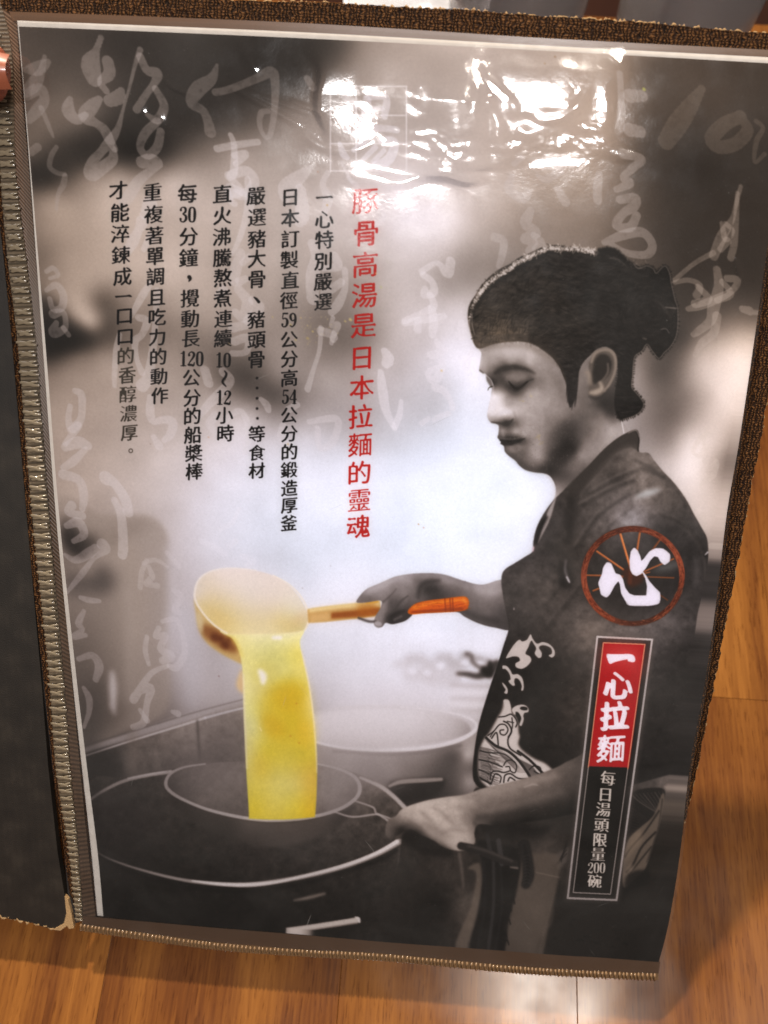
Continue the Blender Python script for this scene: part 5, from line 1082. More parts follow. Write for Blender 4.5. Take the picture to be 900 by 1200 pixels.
def m_tape(name, colr, alpha):
    m = bpy.data.materials.new(name); m.use_nodes = True; nt = m.node_tree; b = nt.nodes['Principled BSDF']
    mp = mapping(nt, (1,1,1), 'UV'); w = N(nt, 'ShaderNodeTexWave', wave_type='BANDS', bands_direction='X', Scale=.32, Distortion=.3)
    nt.links.new(mp.outputs[0], w.inputs['Vector']); n = N(nt, 'ShaderNodeTexNoise', Scale=30., Detail=3.); 
    c = ramp(nt, n.outputs[0], [(.3,tuple(x*.75 for x in colr)),(.7,colr)]); wr = ramp(nt, w.outputs[1], [(.2,(.62,.60,.58)),(.8,(1.25,1.2,1.15))]); mw = N(nt, 'ShaderNodeMix', data_type='RGBA', blend_type='MULTIPLY'); mw.inputs[0].default_value = 1.; nt.links.new(c.outputs[0], mw.inputs[6]); nt.links.new(wr.outputs[0], mw.inputs[7]); nt.links.new(mw.outputs[2], b.inputs['Base Color'])
    b.inputs['Roughness'].default_value = .3; b.inputs['Alpha'].default_value = alpha; bumpn(nt, w.outputs[1], .5, .0002, b); return m
def m_wood():
    m, nt, b = nodes('varnished_wood')
    mp = mapping(nt, (1,1,1), 'Object'); oi = nt.nodes.new('ShaderNodeObjectInfo')
    off = N(nt, 'ShaderNodeVectorMath', op='MULTIPLY_ADD'); off.inputs[1].default_value = (1,1,1)
    cb = nt.nodes.new('ShaderNodeCombineXYZ'); sh = N(nt, 'ShaderNodeMath', op='MULTIPLY'); sh.inputs[1].default_value = 13.7; nt.links.new(oi.outputs['Random'], sh.inputs[0])
    nt.links.new(sh.outputs[0], cb.inputs[0]); nt.links.new(sh.outputs[0], cb.inputs[2]); nt.links.new(mp.outputs[0], off.inputs[0]); nt.links.new(cb.outputs[0], off.inputs[2])
    def nz(sx, sy, det=4., dist=0.):
        v = N(nt, 'ShaderNodeVectorMath', op='MULTIPLY'); v.inputs[1].default_value = (sx, sy, 8.); nt.links.new(off.outputs[0], v.inputs[0])
        n = N(nt, 'ShaderNodeTexNoise', Scale=1., Detail=det, Distortion=dist); nt.links.new(v.outputs[0], n.inputs['Vector']); return n
    g1 = nz(60, 6, 6., 1.2); g2 = nz(900, 34, 5.); g3 = nz(16, 5, 3., 1.4); g4 = nz(1500, 120, 2.)
    a = N(nt, 'ShaderNodeMath', op='MULTIPLY_ADD'); a.inputs[1].default_value = .5; nt.links.new(g2.outputs[0], a.inputs[0]); nt.links.new(g1.outputs[0], a.inputs[2])
    a2 = N(nt, 'ShaderNodeMath', op='MULTIPLY_ADD'); a2.inputs[1].default_value = .55; nt.links.new(g3.outputs[0], a2.inputs[0]); nt.links.new(a.outputs[0], a2.inputs[2])
    rr = N(nt, 'ShaderNodeMath', op='MULTIPLY_ADD'); rr.inputs[1].default_value = .22; nt.links.new(oi.outputs['Random'], rr.inputs[0]); nt.links.new(a2.outputs[0], rr.inputs[2])
    sc = N(nt, 'ShaderNodeMath', op='MULTIPLY_ADD'); sc.inputs[1].default_value = .44; sc.inputs[2].default_value = .0; nt.links.new(rr.outputs[0], sc.inputs[0])
    c = ramp(nt, sc.outputs[0], [(.30,(.048,.015,.005)),(.42,(.115,.038,.009)),(.55,(.195,.073,.015)),(.70,(.30,.122,.026))])
    # dark pores
    p = ramp(nt, g4.outputs[0], [(.58,(1,1,1)),(.68,(.50,.42,.36))]); mxp = N(nt, 'ShaderNodeMix', data_type='RGBA', blend_type='MULTIPLY'); mxp.inputs[0].default_value = .7
    nt.links.new(c.outputs[0], mxp.inputs[6]); nt.links.new(p.outputs[0], mxp.inputs[7]); nt.links.new(mxp.outputs[2], b.inputs['Base Color'])
    b.inputs['Roughness'].default_value = .5; b.inputs['Specular IOR Level'].default_value = .04; b.inputs['Coat Weight'].default_value = .38
    bumpn(nt, a.outputs[0], .12, .0005, b)
    sm = N(nt, 'ShaderNodeTexNoise', Scale=38., Detail=5.); nt.links.new(mp.outputs[0], sm.inputs['Vector']); r2_ = ramp(nt, sm.outputs[0], [(.35,(.13,.13,.13)),(.7,(.24,.24,.24))]); nt.links.new(r2_.outputs[0], b.inputs['Coat Roughness'])
    return m
M_FILM, M_BOARD, M_CREAM, M_COVER, M_WHITE, M_WOOD = m_film(), m_board(), m_cream(), m_cover(), m_white(), m_wood()
M_TOOTH = m_plastic('clear_yellowed_stitch', (.23,.185,.125), .14); M_TOOTH2 = m_plastic('brown_stitch', (.25,.145,.068), .3)
M_CLEAR = m_plastic('clear_brown_margin', (.13,.072,.042), .25)
M_TAPE = m_tape('binding_tape', (.15,.093,.060), .85)
def m_flat(name, c, r=.5):
    m, nt, b = nodes(name); n = N(nt, 'ShaderNodeTexNoise', Scale=80., Detail=3.); k = ramp(nt, n.outputs[0], [(.3,tuple(x*.8 for x in c)),(.7,c)]); nt.links.new(k.outputs[0], b.inputs['Base Color']); b.inputs['Roughness'].default_value = r; return m
M_DARK = m_flat('dark_hinge_cloth', (.012,.010,.010), .7)

# ================================================================ table
TZ = 0.
gap = .00010
YF = TB(450, 42)[1]+.03                      # the table's far edge
y_near, x_l, x_r = -.62, -.75, .80
slab_v = [(x_l,y_near,-.030),(x_r,y_near,-.030),(x_r,YF,-.030),(x_l,YF,-.030),(x_l,y_near,-.0125),(x_r,y_near,-.0125),(x_r,YF,-.0125),(x_l,YF,-.0125)]
BOXF = [(0,3,2,1),(4,5,6,7),(0,1,5,4),(1,2,6,5),(2,3,7,6),(3,0,4,7)]
table = empty('wooden_table', (0, (y_near+YF)/2, -.74))
tag(table, 'varnished wooden table top of orange brown planks under the menu', 'table')
obj('table_base', slab_v, BOXF, m_flat('dark_glue', (.20,.07,.02), .8), table)
rr = random.Random(4)
pw = .092; x = x_l; row_i = 0
while x < x_r-.01:
    y = y_near-rr.uniform(0, .28)
    while y < YF-.001:
        ln = rr.uniform(.26, .46)
        ya, yb = max(y, y_near), min(y+ln, YF)
        if yb-ya > .012:
            xa, xb = x, min(x+pw, x_r); g = gap/2; c = .00018; z0, z1 = -.012, rr.uniform(-.0001, 0.)
            if YF-yb < .05: yb = YF
            vs = [(xa+g,ya+g,z0),(xb-g,ya+g,z0),(xb-g,yb-g,z0),(xa+g,yb-g,z0),(xa+g,ya+g,z1-c),(xb-g,ya+g,z1-c),(xb-g,yb-g,z1-c),(xa+g,yb-g,z1-c),
                  (xa+g+c,ya+g+c,z1),(xb-g-c,ya+g+c,z1),(xb-g-c,yb-g-c,z1),(xa+g+c,yb-g-c,z1)]
            fs = [(0,3,2,1),(0,1,5,4),(1,2,6,5),(2,3,7,6),(3,0,4,7),(4,5,9,8),(5,6,10,9),(6,7,11,10),(7,4,8,11),(8,9,10,11)]
            obj('plank', vs, fs, M_WOOD, table)
        y += ln
    x += pw
for sx in (x_l+.06, x_r-.06):
    for sy in (y_near+.06, YF-.06):
        h = .026; obj('table_leg', [(sx-h,sy-h,-.74),(sx+h,sy-h,-.74),(sx+h,sy+h,-.74),(sx-h,sy+h,-.74),(sx-h,sy-h,-.031),(sx+h,sy-h,-.031),(sx+h,sy+h,-.031),(sx-h,sy+h,-.031)], BOXF, M_WOOD, table)
fl = obj('floor', [(-4,-3,-.742),(4,-3,-.742),(4,6,-.742),(-4,6,-.742)], [(0,1,2,3)], m_flat('dark_floor', (.085,.030,.018), .5)); tag(fl, kind='structure')

# ================================================================ the menu
menu = empty('menu_book', PG(445, 1150, -4)); tag(menu, 'opened ramen menu in a clear stitched pocket on brown woven board', 'menu')
def sheet_poly(name, P, h, mat, parent, uv=False, thick=0., uvscale=None):
    """flat piece lying parallel to the page; P outline in sheet units"""
    P = [tuple(p) for p in P]
    bmm = bmesh.new(); vs = [bmm.verts.new(PG(x, y, h)) for x, y in P]; bmm.faces.new(vs)
    bmesh.ops.triangulate(bmm, faces=bmm.faces[:], ngon_method='EAR_CLIP')
    if thick:
        geo = bmesh.ops.extrude_face_region(bmm, geom=bmm.faces[:])
        d = Vector(ROT@(-NF))*thick/1000
        bmesh.ops.translate(bmm, vec=d, verts=[g for g in geo['geom'] if isinstance(g, bmesh.types.BMVert)])
    bmesh.ops.recalc_face_normals(bmm, faces=bmm.faces[:])
    me = bpy.data.meshes.new(name); uvl = bmm.loops.layers.uv.new('UVMap')
    inv = {}
    for f in bmm.faces:
        for l in f.loops:
            c = np.array(l.vert.co)-CAMPOS; q = (ROT.T@c)*1000
            p = q-T0; a, b2 = p@EX, p@EY
            l[uvl].uv = (a/W_MM, 1-b2/H_MM) if uv else (a/200., b2/200.)
    bmm.to_mesh(me); bmm.free(); me.materials.append(mat)
    o = bpy.data.objects.new(name, me); COL.objects.link(o); o.parent = parent; o.matrix_parent_inverse = Matrix.Translation(parent.matrix_world.translation).inverted()
    return o
rg = random.Random(8)
def ragged(P, amp, step=5.):
    q = interp_line(P, max(2, int(sum(math.dist(P[i], P[i+1]) for i in range(len(P)-1))/step)))
    out = []
    for i, (x, y) in enumerate(q):
        a = amp if 0 < i < len(q)-1 else 0
        out.append((x+rg.uniform(-a, a), y+rg.uniform(-a, a)))
    return out
# board behind the page
top = ragged([(-90,-9),(380,1),(420,3.5),(500,8),(560,11),(630,17),(750,24.5),(830,32),(900,38),(968,43)], 1.0)
right = ragged([(968,43),(934,285),(899,480),(891,528),(882,570),(876,605),(869,645),(858,700),(839,800),(819,900),(799,990),(786,1060),(773,1128)], 1.1)
outl = top+right[1:]+[(772,1147),(600,1136),(445,1122),(240,1106),(95,1086),(80,1050),(60,900),(30,620),(8,400),(-14,200),(-90,60)]
board = sheet_poly('back_board', outl, -1.2, M_BOARD, menu, thick=2.8)
# worn pale edge along the board's rim: a ragged bead
def bead(name, line, h, r0, mat, parent, seed=1, jit=.5):
    rn = random.Random(seed); q = interp_line(line, int(len(line)*2)); V, Fc = [], []
    m = 6; prev = None
    nfw = Vector(ROT@NF)
    for i, (x, y) in enumerate(q):
        c = PG(x, y, h); a = q[max(i-1,0)]; b2 = q[min(i+1,len(q)-1)]
        d = (PG(b2[0], b2[1], h)-PG(a[0], a[1], h)).normalized(); s = d.cross(nfw).normalized()
        rad = r0*rn.uniform(.25, 1.4)/1000
        off = s*rn.uniform(-jit, jit)/1000
        for k in range(m):
            an = k/m*2*math.pi; V.append(c+off+s*math.cos(an)*rad+nfw*math.sin(an)*rad*1.6)
    for i in range(len(q)-1):
        for k in range(m): Fc.append((i*m+k, i*m+(k+1)%m, (i+1)*m+(k+1)%m, (i+1)*m+k))
    return obj(name, V, Fc, mat, parent, True)
bead('worn_edge', top, -2.6, .42, M_CREAM, menu, 3); bead('worn_edge', right[:int(len(right)*.86)], -2.6, .42, M_CREAM, menu, 5)
# the other cover leaf at the left, with its hinge channel
lc = [(-160,-60),(-40,-40),(-26,60),(-10,200),(2,300),(12,400),(29,600),(47,800),(55,900),(66,1000),(75,1055),(77,1072),(76,1088)]
lb = ragged([(76,1088),(60,1091),(40,1085),(0,1077),(-160,1062)], .8)
sheet_poly('front_cover', lc+lb[1:], -1.0, M_COVER, menu, thick=3.0)
bead('worn_edge', lb, -1.6, .55, M_CREAM, menu, 9, .7)
sheet_poly('torn_corner', [(75,1052),(79,1056),(83,1072),(86,1089),(80,1090),(78,1086),(70,1092),(62,1091),(74,1084),(77,1072)], -.6, M_CREAM, menu, thick=1.5)
hinge = [(-40,-45),(-8,-10),(2,130),(10,200),(20,300),(30,400),(46,600),(62,800),(72,900),(84,1000),(92,1085),(80,1089),(72,1000),(58,900),(44,780),(30,600),(12,400),(2,300),(-10,200),(-30,40)]
sheet_poly('hinge_strip', hinge, -2.2, M_DARK, menu, thick=1.2)

# paper
L_print = [(22,31),(53,400),(69,600),(88,780),(102,900),(114.5,1000),(121,1074)]
L_paper = [(20,24),(31,150),(49.5,400),(65,600),(83,780),(96,900),(107,1000),(114,1073)]
T_outer = [(20,24),(200,31),(380,39),(650,54),(900,67),(931,69)]
T_inner = [(22,31),(200,38),(380,46),(650,60),(900,74),(930,76)]
R_edge = [(930,74),(898,300),(869,500),(852,600),(840,700),(826,800),(808,900),(797,1000),(784,1080),(772,1127.5)]
B_edge = [(121,1074),(200,1082),(335,1093.5),(450,1104),(560,1112),(657,1119.5),(700,1122),(772,1127.5)]
def sm(P, n=6): return [tuple(p) for p in spline(P, False, n)]
paper_out = sm(T_outer)+sm(R_edge)[1:]+sm(B_edge)[::-1][1:]+[(114,1073)]+sm(L_paper)[::-1][1:-1]
sheet_poly('paper_margin', paper_out, -.12, M_WHITE, menu)
page = sheet_poly('paper_sheet', sm(T_inner)+sm(R_edge)[1:]+sm(B_edge)[::-1][1:]+sm(L_print)[::-1][1:-1], 0., M_SHEET, menu, uv=True)
def inside_poly(x, y, P):
    c = False; j = len(P)-1
    for i in range(len(P)):
        (xa, ya), (xb, yb) = P[i], P[j]
        if (ya > y) != (yb > y) and x < (xb-xa)*(y-ya)/(yb-ya)+xa: c = not c
        j = i
    return c
PP = sm(T_inner)+sm(R_edge)[1:]+sm(B_edge)[::-1][1:]+sm(L_print)[::-1][1:-1]
def edge_x(poly_pts, y): q = np.array(poly_pts); return np.interp(y, q[:,1], q[:,0])
def edge_y(poly_pts, x): q = np.array(poly_pts); return np.interp(x, q[:,0], q[:,1])
def patch(name, mask, h, label=None, step=1.5):
    """the printed figure as its own flat piece of the sheet's ink, cut along its outline"""
    V, Fc, U = [], [], []
    ys = np.nonzero(mask.max(1) > .5)[0]
    if not len(ys): return
    y = ys[0]/S
    while y < ys[-1]/S:
        rowm = mask[min(int((y+step/2)*S), CH*S-1)] > .5
        d = np.diff(np.concatenate([[0], rowm.astype(int), [0]])); a = np.nonzero(d == 1)[0]/S; b = np.nonzero(d == -1)[0]/S
        for x0, x1 in zip(a, b):
            x0 = max(x0, edge_x(L_print, y)+.5); x1 = min(x1, edge_x(R_edge, y)-.6)
            if x1-x0 < .8: continue
            if y+step > edge_y(B_edge, x0)-.6 : continue
            i = len(V)
            for px, py in ((x0,y),(x1,y),(x1,y+step),(x0,y+step)): V.append(PG(px, py, h)); U.append(uv_of(px, py))
            Fc.append((i, i+3, i+2, i+1))
        y += step
    o = obj(name, V, Fc, M_SHEET, page, uv=U)
    if label: o['label'] = label
    return o
patch('printed_pot', MASK['pot_b'], 0.0012, 'pale steaming pot printed behind the big dark one')
patch('printed_pot', MASK['pot_a'], 0.0020, 'big dark stock pot printed along the sheet\'s lower edge')
patch('printed_strainer', MASK['pan'], 0.0028)
patch('printed_ladle', MASK['ladle'], 0.0036)
patch('printed_soup', MASK['soup'], 0.0044)
patch('printed_person', MASK['person'], 0.0052, 'printed man in a dark robe pouring soup, seen from the side')
patch('wheel_emblem', MASK['badge'], 0.0060)
patch('framed_sign', MASK['sign'], 0.0068)
COLN = {'title':'red title lettering', 'c7':'leftmost black lettering column'}
for name, lst in TEXTCOLS[:8]:
    xs = [l[1] for l in lst]; ys = [l[2] for l in lst]; s = lst[0][3]*.62
    n = len(lst); V, U, Fc = [], [], []
    for i in range(n):
        x, y = lst[i][1], lst[i][2]; ya = y-s if i == 0 else (y+lst[i-1][2])/2; yb = y+s if i == n-1 else (y+lst[i+1][2])/2
        k = len(V)
        for px, py in ((x-s,ya),(x+s,ya),(x+s,yb),(x-s,yb)): V.append(PG(px, py, .0078)); U.append(uv_of(px, py))
        Fc.append((k, k+3, k+2, k+1))
    o = obj('lettering_column', V, Fc, M_SHEET, page, uv=U)
    if name == 'title': o['label'] = 'column of large red lettering'

# clear film: a fine grid with the folds and dents of the real pocket
FL = [(16,17),(40,400),(56,600),(74,800),(83,900),(92,1000),(97,1083)]
FT = [(16,17),(200,25),(380,33),(650,49),(900,62),(936,65)]
FR = [(936,65),(902,300),(872,500),(856,600),(843,700),(829,800),(811,900),(800,1000),(787,1080),(774,1140)]
FB = [(97,1083),(240,1102),(350,1112),(450,1117),(600,1131),(700,1137),(774,1140)]
NU, NV = 520, 640
fl_, fr_ = spline(FL, False, 8), spline(FR, False, 8); ft_, fb_ = spline(FT, False, 8), spline(FB, False, 8)
u = np.linspace(0, 1, NU); v = np.linspace(0, 1, NV)
def along(P, t): s = np.concatenate([[0], np.cumsum(np.hypot(*np.diff(P, axis=0).T))]); s /= s[-1]; return np.stack([np.interp(t, s, P[:,0]), np.interp(t, s, P[:,1])], -1)
Lp, Rp, Tp, Bp = along(fl_, v), along(fr_, v), along(ft_, u), along(fb_, u)
UU, VV = np.meshgrid(u, v)
G_ = (1-UU)[...,None]*Lp[:,None]+UU[...,None]*Rp[:,None]+(1-VV)[...,None]*Tp[None]+VV[...,None]*Bp[None]-((1-UU)*(1-VV))[...,None]*Lp[0]-(UU*(1-VV))[...,None]*Rp[0]-((1-UU)*VV)[...,None]*Lp[-1]-(UU*VV)[...,None]*Rp[-1]
gxx, gyy = G_[...,0], G_[...,1]
def gnoise(sc, seed, oct=3, ax=1., ay=1.):
    r = np.random.default_rng(seed); o = 0; a = 1.; 
    for k in range(oct):
        s = sc/2**k; g = r.standard_normal((int(1150/(s*ay))+4, int(960/(s*ax))+4)).astype(np.float32)
        y = np.clip(gyy/(s*ay)+1, 0, g.shape[0]-2.01); x = np.clip(gxx/(s*ax)+1, 0, g.shape[1]-2.01); yi = y.astype(int); xi = x.astype(int); fy = y-yi; fx = x-xi
        fy = fy*fy*(3-2*fy); fx = fx*fx*(3-2*fx)
        o = o+a*((g[yi,xi]*(1-fx)+g[yi,xi+1]*fx)*(1-fy)+(g[yi+1,xi]*(1-fx)+g[yi+1,xi+1]*fx)*fy); a *= .5
    return o
def gauss(x, y, sx, sy, rot=0.):
    c, s = math.cos(rot), math.sin(rot); dx, dy = gxx-x, gyy-y; a = (dx*c+dy*s)/sx; b = (-dx*s+dy*c)/sy; return np.exp(-.5*(a*a+b*b))
def crease(P, w, hgt):
    q = interp_line(spline(P, False, 6), 90); d = np.full(gxx.shape, 1e9)
    xa, xb, ya, yb = q[:,0].min()-4*w, q[:,0].max()+4*w, q[:,1].min()-4*w, q[:,1].max()+4*w
    sel = (gxx > xa) & (gxx < xb) & (gyy > ya) & (gyy < yb)
    X_, Y_ = gxx[sel], gyy[sel]; dd = np.full(X_.shape, 1e9); best = np.zeros(X_.shape)
    for i, (x, y) in enumerate(q):
        e = (X_-x)**2+(Y_-y)**2; k = e < dd; dd[k] = e[k]; best[k] = i/len(q)
    o = np.zeros(gxx.shape); o[sel] = hgt*np.exp(-.5*dd/w**2)*np.sin(math.pi*np.clip(best,.0,1.))**.4
    return o
# heights in mm. Near the top, bulges shaped to mirror the two lamps, plus folds
mmx = (gxx-450)*.245; mmy = (gyy-150)*.245            # about 0.245 mm a unit up there
Dq = np.stack([(gxx-PX)/F, (gyy-PY)/F, np.ones_like(gxx)], -1); Pq = Dq*((T0@EZ)/(Dq@EZ))[...,None]
xm, ym = (Pq-T0)@EX, (Pq-T0)@EY
def bulge(Lw, x0, x1, y0, y1):
    """height whose slope turns each point's mirror image onto the lamp"""
    Lc = ROT.T@(np.asarray(Lw)-CAMPOS)*1000
    sel = (gxx > x0) & (gxx < x1) & (gyy > y0) & (gyy < y1); P = Pq[sel][::17]; X_, Y_ = xm[sel][::17], ym[sel][::17]
    v_ = -P/np.linalg.norm(P, axis=1)[:,None]; l_ = Lc-P; l_ /= np.linalg.norm(l_, axis=1)[:,None]; h_ = v_+l_
    a_, b_, c_ = h_@EX, h_@EY, h_@NF; zx, zy = -a_/c_, -b_/c_
    xc, yc = X_.mean(), Y_.mean(); X_ = X_-xc; Y_ = Y_-yc; O = np.zeros_like(X_); I = np.ones_like(X_)
    A = np.concatenate([np.stack([I,O,X_,Y_,O], 1), np.stack([O,I,O,X_,Y_], 1)]); c = np.linalg.lstsq(A, np.concatenate([zx, zy]), rcond=None)[0]
    dx, dy = xm-xc, ym-yc
    return c[0]*dx+c[1]*dy+c[2]*dx*dx/2+c[3]*dx*dy+c[4]*dy*dy/2
def sstep(x, a, b_): t = np.clip((x-a)/(b_-a), 0, 1); return t*t*(3-2*t)
wx, wy = gxx+13*gnoise(64, 31, 2), gyy+7*gnoise(52, 32, 2)
MA = sstep(wx-.25*(gyy-150), 378, 394)*(1-sstep(gxx, 520, 580))*sstep(wy, 20, 60)*(1-sstep(wy-.04*(gxx-440), 200, 213))
MB = sstep(gxx, 520, 580)*(1-sstep(wx, 722, 742))*sstep(wy, 44, 80)*(1-sstep(wy+.05*(gxx-620), 184, 197))
Z = .38+.050*gnoise(190, 1, 2)+.004*gnoise(30, 2, 2)
DEL = .046
bm_a = bulge(L1, 390, 545, 50, 215)+DEL*(.45*(xm-xm[0].mean())-.9*(ym-30)); bm_b = bulge(L1B, 550, 725, 60, 195)+DEL*(-.3*(xm-150)-.95*(ym-25))
bm_a -= np.percentile(bm_a[MA > .5], 4); bm_b -= np.percentile(bm_b[MB > .5], 4)
Z += MA*bm_a+MB*bm_b
Z += (MA+MB)*(.085*gnoise(60, 3, 2)+.006*gnoise(20, 4, 1))
def spot(x, y, sx, sy, rot, dxm, dym, k=1.):
    """a glare spot: slope set so that it mirrors the lamp"""
    g_ = gauss(x, y, sx, sy, rot)**1.0; i_ = np.unravel_index(np.argmin((gxx-x)**2+(gyy-y)**2), gxx.shape)
    return -k*DEL*g_*(dxm*(xm-xm[i_])+dym*(ym-ym[i_]))*1.25
for x, y, sx, sy, rot in ((436,203,34,9,.03),(462,208,22,7,.12),(488,132,9,11,.3),(429,94,7,9,0.),(427,124,6,5,0),(443,163,7,8,0),(484,104,5,14,-.5),(492,84,4,16,.05)): Z += spot(x, y, sx, sy, rot, .45, -.9, 1.1)
for x, y, sx, sy, rot in ((655,75,12,6,.1),(568,104,4,16,-.3),(556,132,4,14,-.15),(578,140,6,20,-.25),(598,122,7,16,-.35),(618,149,15,6,.2),(650,139,22,4,0.),(686,102,5,15,.35),(676,118,5,10,.6)): Z += spot(x, y, sx, sy, rot, -.3, -.95, 1.1)
for P, w, hg in (([(352,152),(366,166),(392,177),(420,176),(440,166)], 3.4, .14), ([(568,88),(582,102),(598,118),(604,130)], 3.6, .12), ([(612,128),(630,138),(652,139),(674,128),(686,104),(694,84)], 4, .13),
                 ([(574,112),(580,136),(594,154)], 5.0, .13), ([(466,92),(472,104),(482,112)], 4., .11), ([(252,92),(300,118),(352,148)], 2.4, .16), ([(262,96),(320,118),(370,136)], 2.2, .10),
                 ([(190,90),(206,104),(232,112)], 2., .18), ([(284,44),(286,58),(300,84)], 4, .40), ([(402,46),(404,70)], 3.6, .12), ([(422,52),(424,68)], 3.5, .12), ([(490,58),(493,80),(496,106)], 4., .12),
                 ([(452,60),(450,74)], 3., .1), ([(604,152),(622,160),(640,162)], 5, .12), ([(540,70),(546,92)], 3., .1), ([(560,96),(556,136)], 3.6, .12), ([(340,118),(360,126),(378,132)], 2., .14), ([(164,120),(168,136)], 4, .28), ([(186,130),(190,142)], 3, .26),
                 ([(840,330),(834,360),(842,400),(836,440)], 2.6, .2), ([(862,300),(870,330)], 2.4, .26), ([(735,575),(762,578),(785,570)], 7, .16), ([(765,672),(800,662),(815,664)], 9, .16), ([(662,655),(661,672),(668,686)], 4.6, .40), ([(825,650),(830,646)], 2.4, .3),
                 ([(816,655),(818,690)], 5, .26), ([(840,390),(868,366)], 1.6, .12), ([(440,206),(520,214),(560,232)], 1.6, .04), ([(830,540),(850,552),(880,562)], 1.6, .14), ([(690,570),(640,640),(630,700)], 1.6, .06), ([(700,580),(660,650),(600,720)], 1.4, .06)):
    Z += crease(P, w, hg)
# crinkled patches where the film has been steamed and pressed
rough_m = gauss(500, 165, 30, 14)+.9*gauss(548, 176, 34, 9)+1.*gauss(638, 168, 36, 9)+1.0*gauss(698, 166, 18, 16)+.8*gauss(122, 74, 11, 22)+.5*gauss(136, 104, 14, 8)+.5*gauss(690, 120, 18, 20)+.4*gauss(530,92,30,8)
Z += np.clip(rough_m, 0, 1)*(.040*gnoise(9, 11, 2, 1.8, .8)+.012*gnoise(4, 12, 2))
edge = np.minimum(np.minimum(UU, 1-UU)*40, np.minimum(VV*14, (1-VV)*60)); edge = np.clip(edge, 0, 1)
d_ = Z-.24; Z = .22+.5*(d_+np.sqrt(d_*d_+.12**2)); Z = .22+(Z-.22)*edge
Dd = np.stack([(gxx-PX)/F, (gyy-PY)/F, np.ones_like(gxx)], -1); kk = (T0@EZ)/(Dd@EZ); Pc = Dd*kk[...,None]+Z[...,None]*NF
Wp = (Pc@ROT.T)/1000+CAMPOS
me = bpy.data.meshes.new('clear_film'); idx = np.arange(NU*NV).reshape(NV, NU)
quads = np.stack([idx[:-1,:-1], idx[1:,:-1], idx[1:,1:], idx[:-1,1:]], -1).reshape(-1, 4)
me.vertices.add(NU*NV); me.vertices.foreach_set('co', Wp.reshape(-1).astype(np.float32)); me.loops.add(quads.size); me.loops.foreach_set('vertex_index', quads.ravel().astype(np.int32))
me.polygons.add(len(quads)); me.polygons.foreach_set('loop_start', np.arange(0, quads.size, 4, dtype=np.int32)); me.polygons.foreach_set('use_smooth', np.ones(len(quads), bool))
me.update(calc_edges=True); uvl = me.uv_layers.new(name='UVMap')
pm_ = (Dd*kk[...,None]-T0); uvs = np.stack([(pm_@EX)/200, (pm_@EY)/200], -1).reshape(-1, 2)[quads.ravel()].astype(np.float32); uvl.data.foreach_set('uv', uvs.ravel())
me.materials.append(M_FILM); film = bpy.data.objects.new('clear_film', me); COL.objects.link(film); film.parent = menu; film.matrix_parent_inverse = Matrix.Translation(menu.matrix_world.translation).inverted()

# ---- binding: tape and stitches
def strip(name, A, B, h, mat, parent, n=80, thick=0.):
    """ribbon between two lines, with running uv along it"""
    a = along(spline(A, False, 6), np.linspace(0,1,n)); b = along(spline(B, False, 6), np.linspace(0,1,n)); V, U, Fc = [], [], []
    s = 0
    for i in range(n):
        if i: s += math.dist(a[i], a[i-1])
        V += [PG(*a[i], h), PG(*b[i], h)]; U += [(s/5.2, 0), (s/5.2, 1)]
    for i in range(n-1): Fc.append((2*i, 2*i+1, 2*i+3, 2*i+2))
    return obj(name, V, Fc, mat, parent, True, uv=U)
TA = [(-12,-2),(3,60),(17,200),(30,300),(41,400),(57,600),(73,790),(82,900),(91,1000),(96,1082)]
TBn = [(19,22),(24,100),(33,200),(41,300),(49,400),(65,600),(82,780),(93,900),(103,1000),(112,1078)]
strip('binding_tape', TA, TBn, -.5, M_TAPE, menu)
strip('binding_tape', [(96,1074),(240,1087),(350,1096),(450,1104.5),(600,1115.5),(700,1122.5),(774,1128)], [(95,1084),(240,1103),(350,1113),(450,1119),(600,1133),(700,1139.5),(772,1143)], -.3, M_CLEAR, menu, 100)
strip('binding_tape', [(10,13),(200,20),(380,28),(650,45),(900,58),(938,61)], [(14,24),(200,33),(380,41),(650,55),(900,68),(930,70)], -.35, M_CLEAR, menu, 90)
strip('binding_tape', [(-17,0),(-3,60),(0,200),(8,300),(20,400),(37,600),(57,790),(65,900),(81,1000),(89,1080)], [(-1,0),(13,60),(18,200),(30,300),(41.5,400),(57,600),(74,790),(82,900),(92,1000),(97,1080)], -.2, m_tape('olive_binding', (.12,.094,.064), 1.), menu)
# stitches down the left side, one by one: a bent double prong of clear thread
cl = [(-9,40),(-3,100),(9,200),(19.5,300),(31,400),(39,500),(47,600),(56,700),(66,800),(74.5,900),(86,1000),(93,1078)]
wl_ = [(40,20),(200,19),(400,21),(600,19),(900,17),(1000,11),(1078,9)]
q = spline(cl, False, 40); s = np.concatenate([[0], np.cumsum(np.hypot(*np.diff(q, axis=0).T))])
def prong(pts, r, V, Fc, m=6):
    n = len(pts); base = len(V)
    for i, (p, rad) in enumerate(pts):
        d = (Vector(pts[min(i+1,n-1)][0])-Vector(pts[max(i-1,0)][0])).normalized(); a = d.orthogonal().normalized(); b2 = d.cross(a)
        for k in range(m): an = k/m*2*math.pi; V.append(Vector(p)+(a*math.cos(an)+b2*math.sin(an))*rad*r)
    for i in range(n-1):
        for k in range(m): Fc.append((base+i*m+k, base+i*m+(k+1)%m, base+(i+1)*m+(k+1)%m, base+(i+1)*m+k))
    Fc.append(tuple(base+k for k in range(m))[::-1]); Fc.append(tuple(base+(n-1)*m+k for k in range(m)))
V, Fc = [], []      # unit stitch: x across (-.5 .. .5), y along, z up
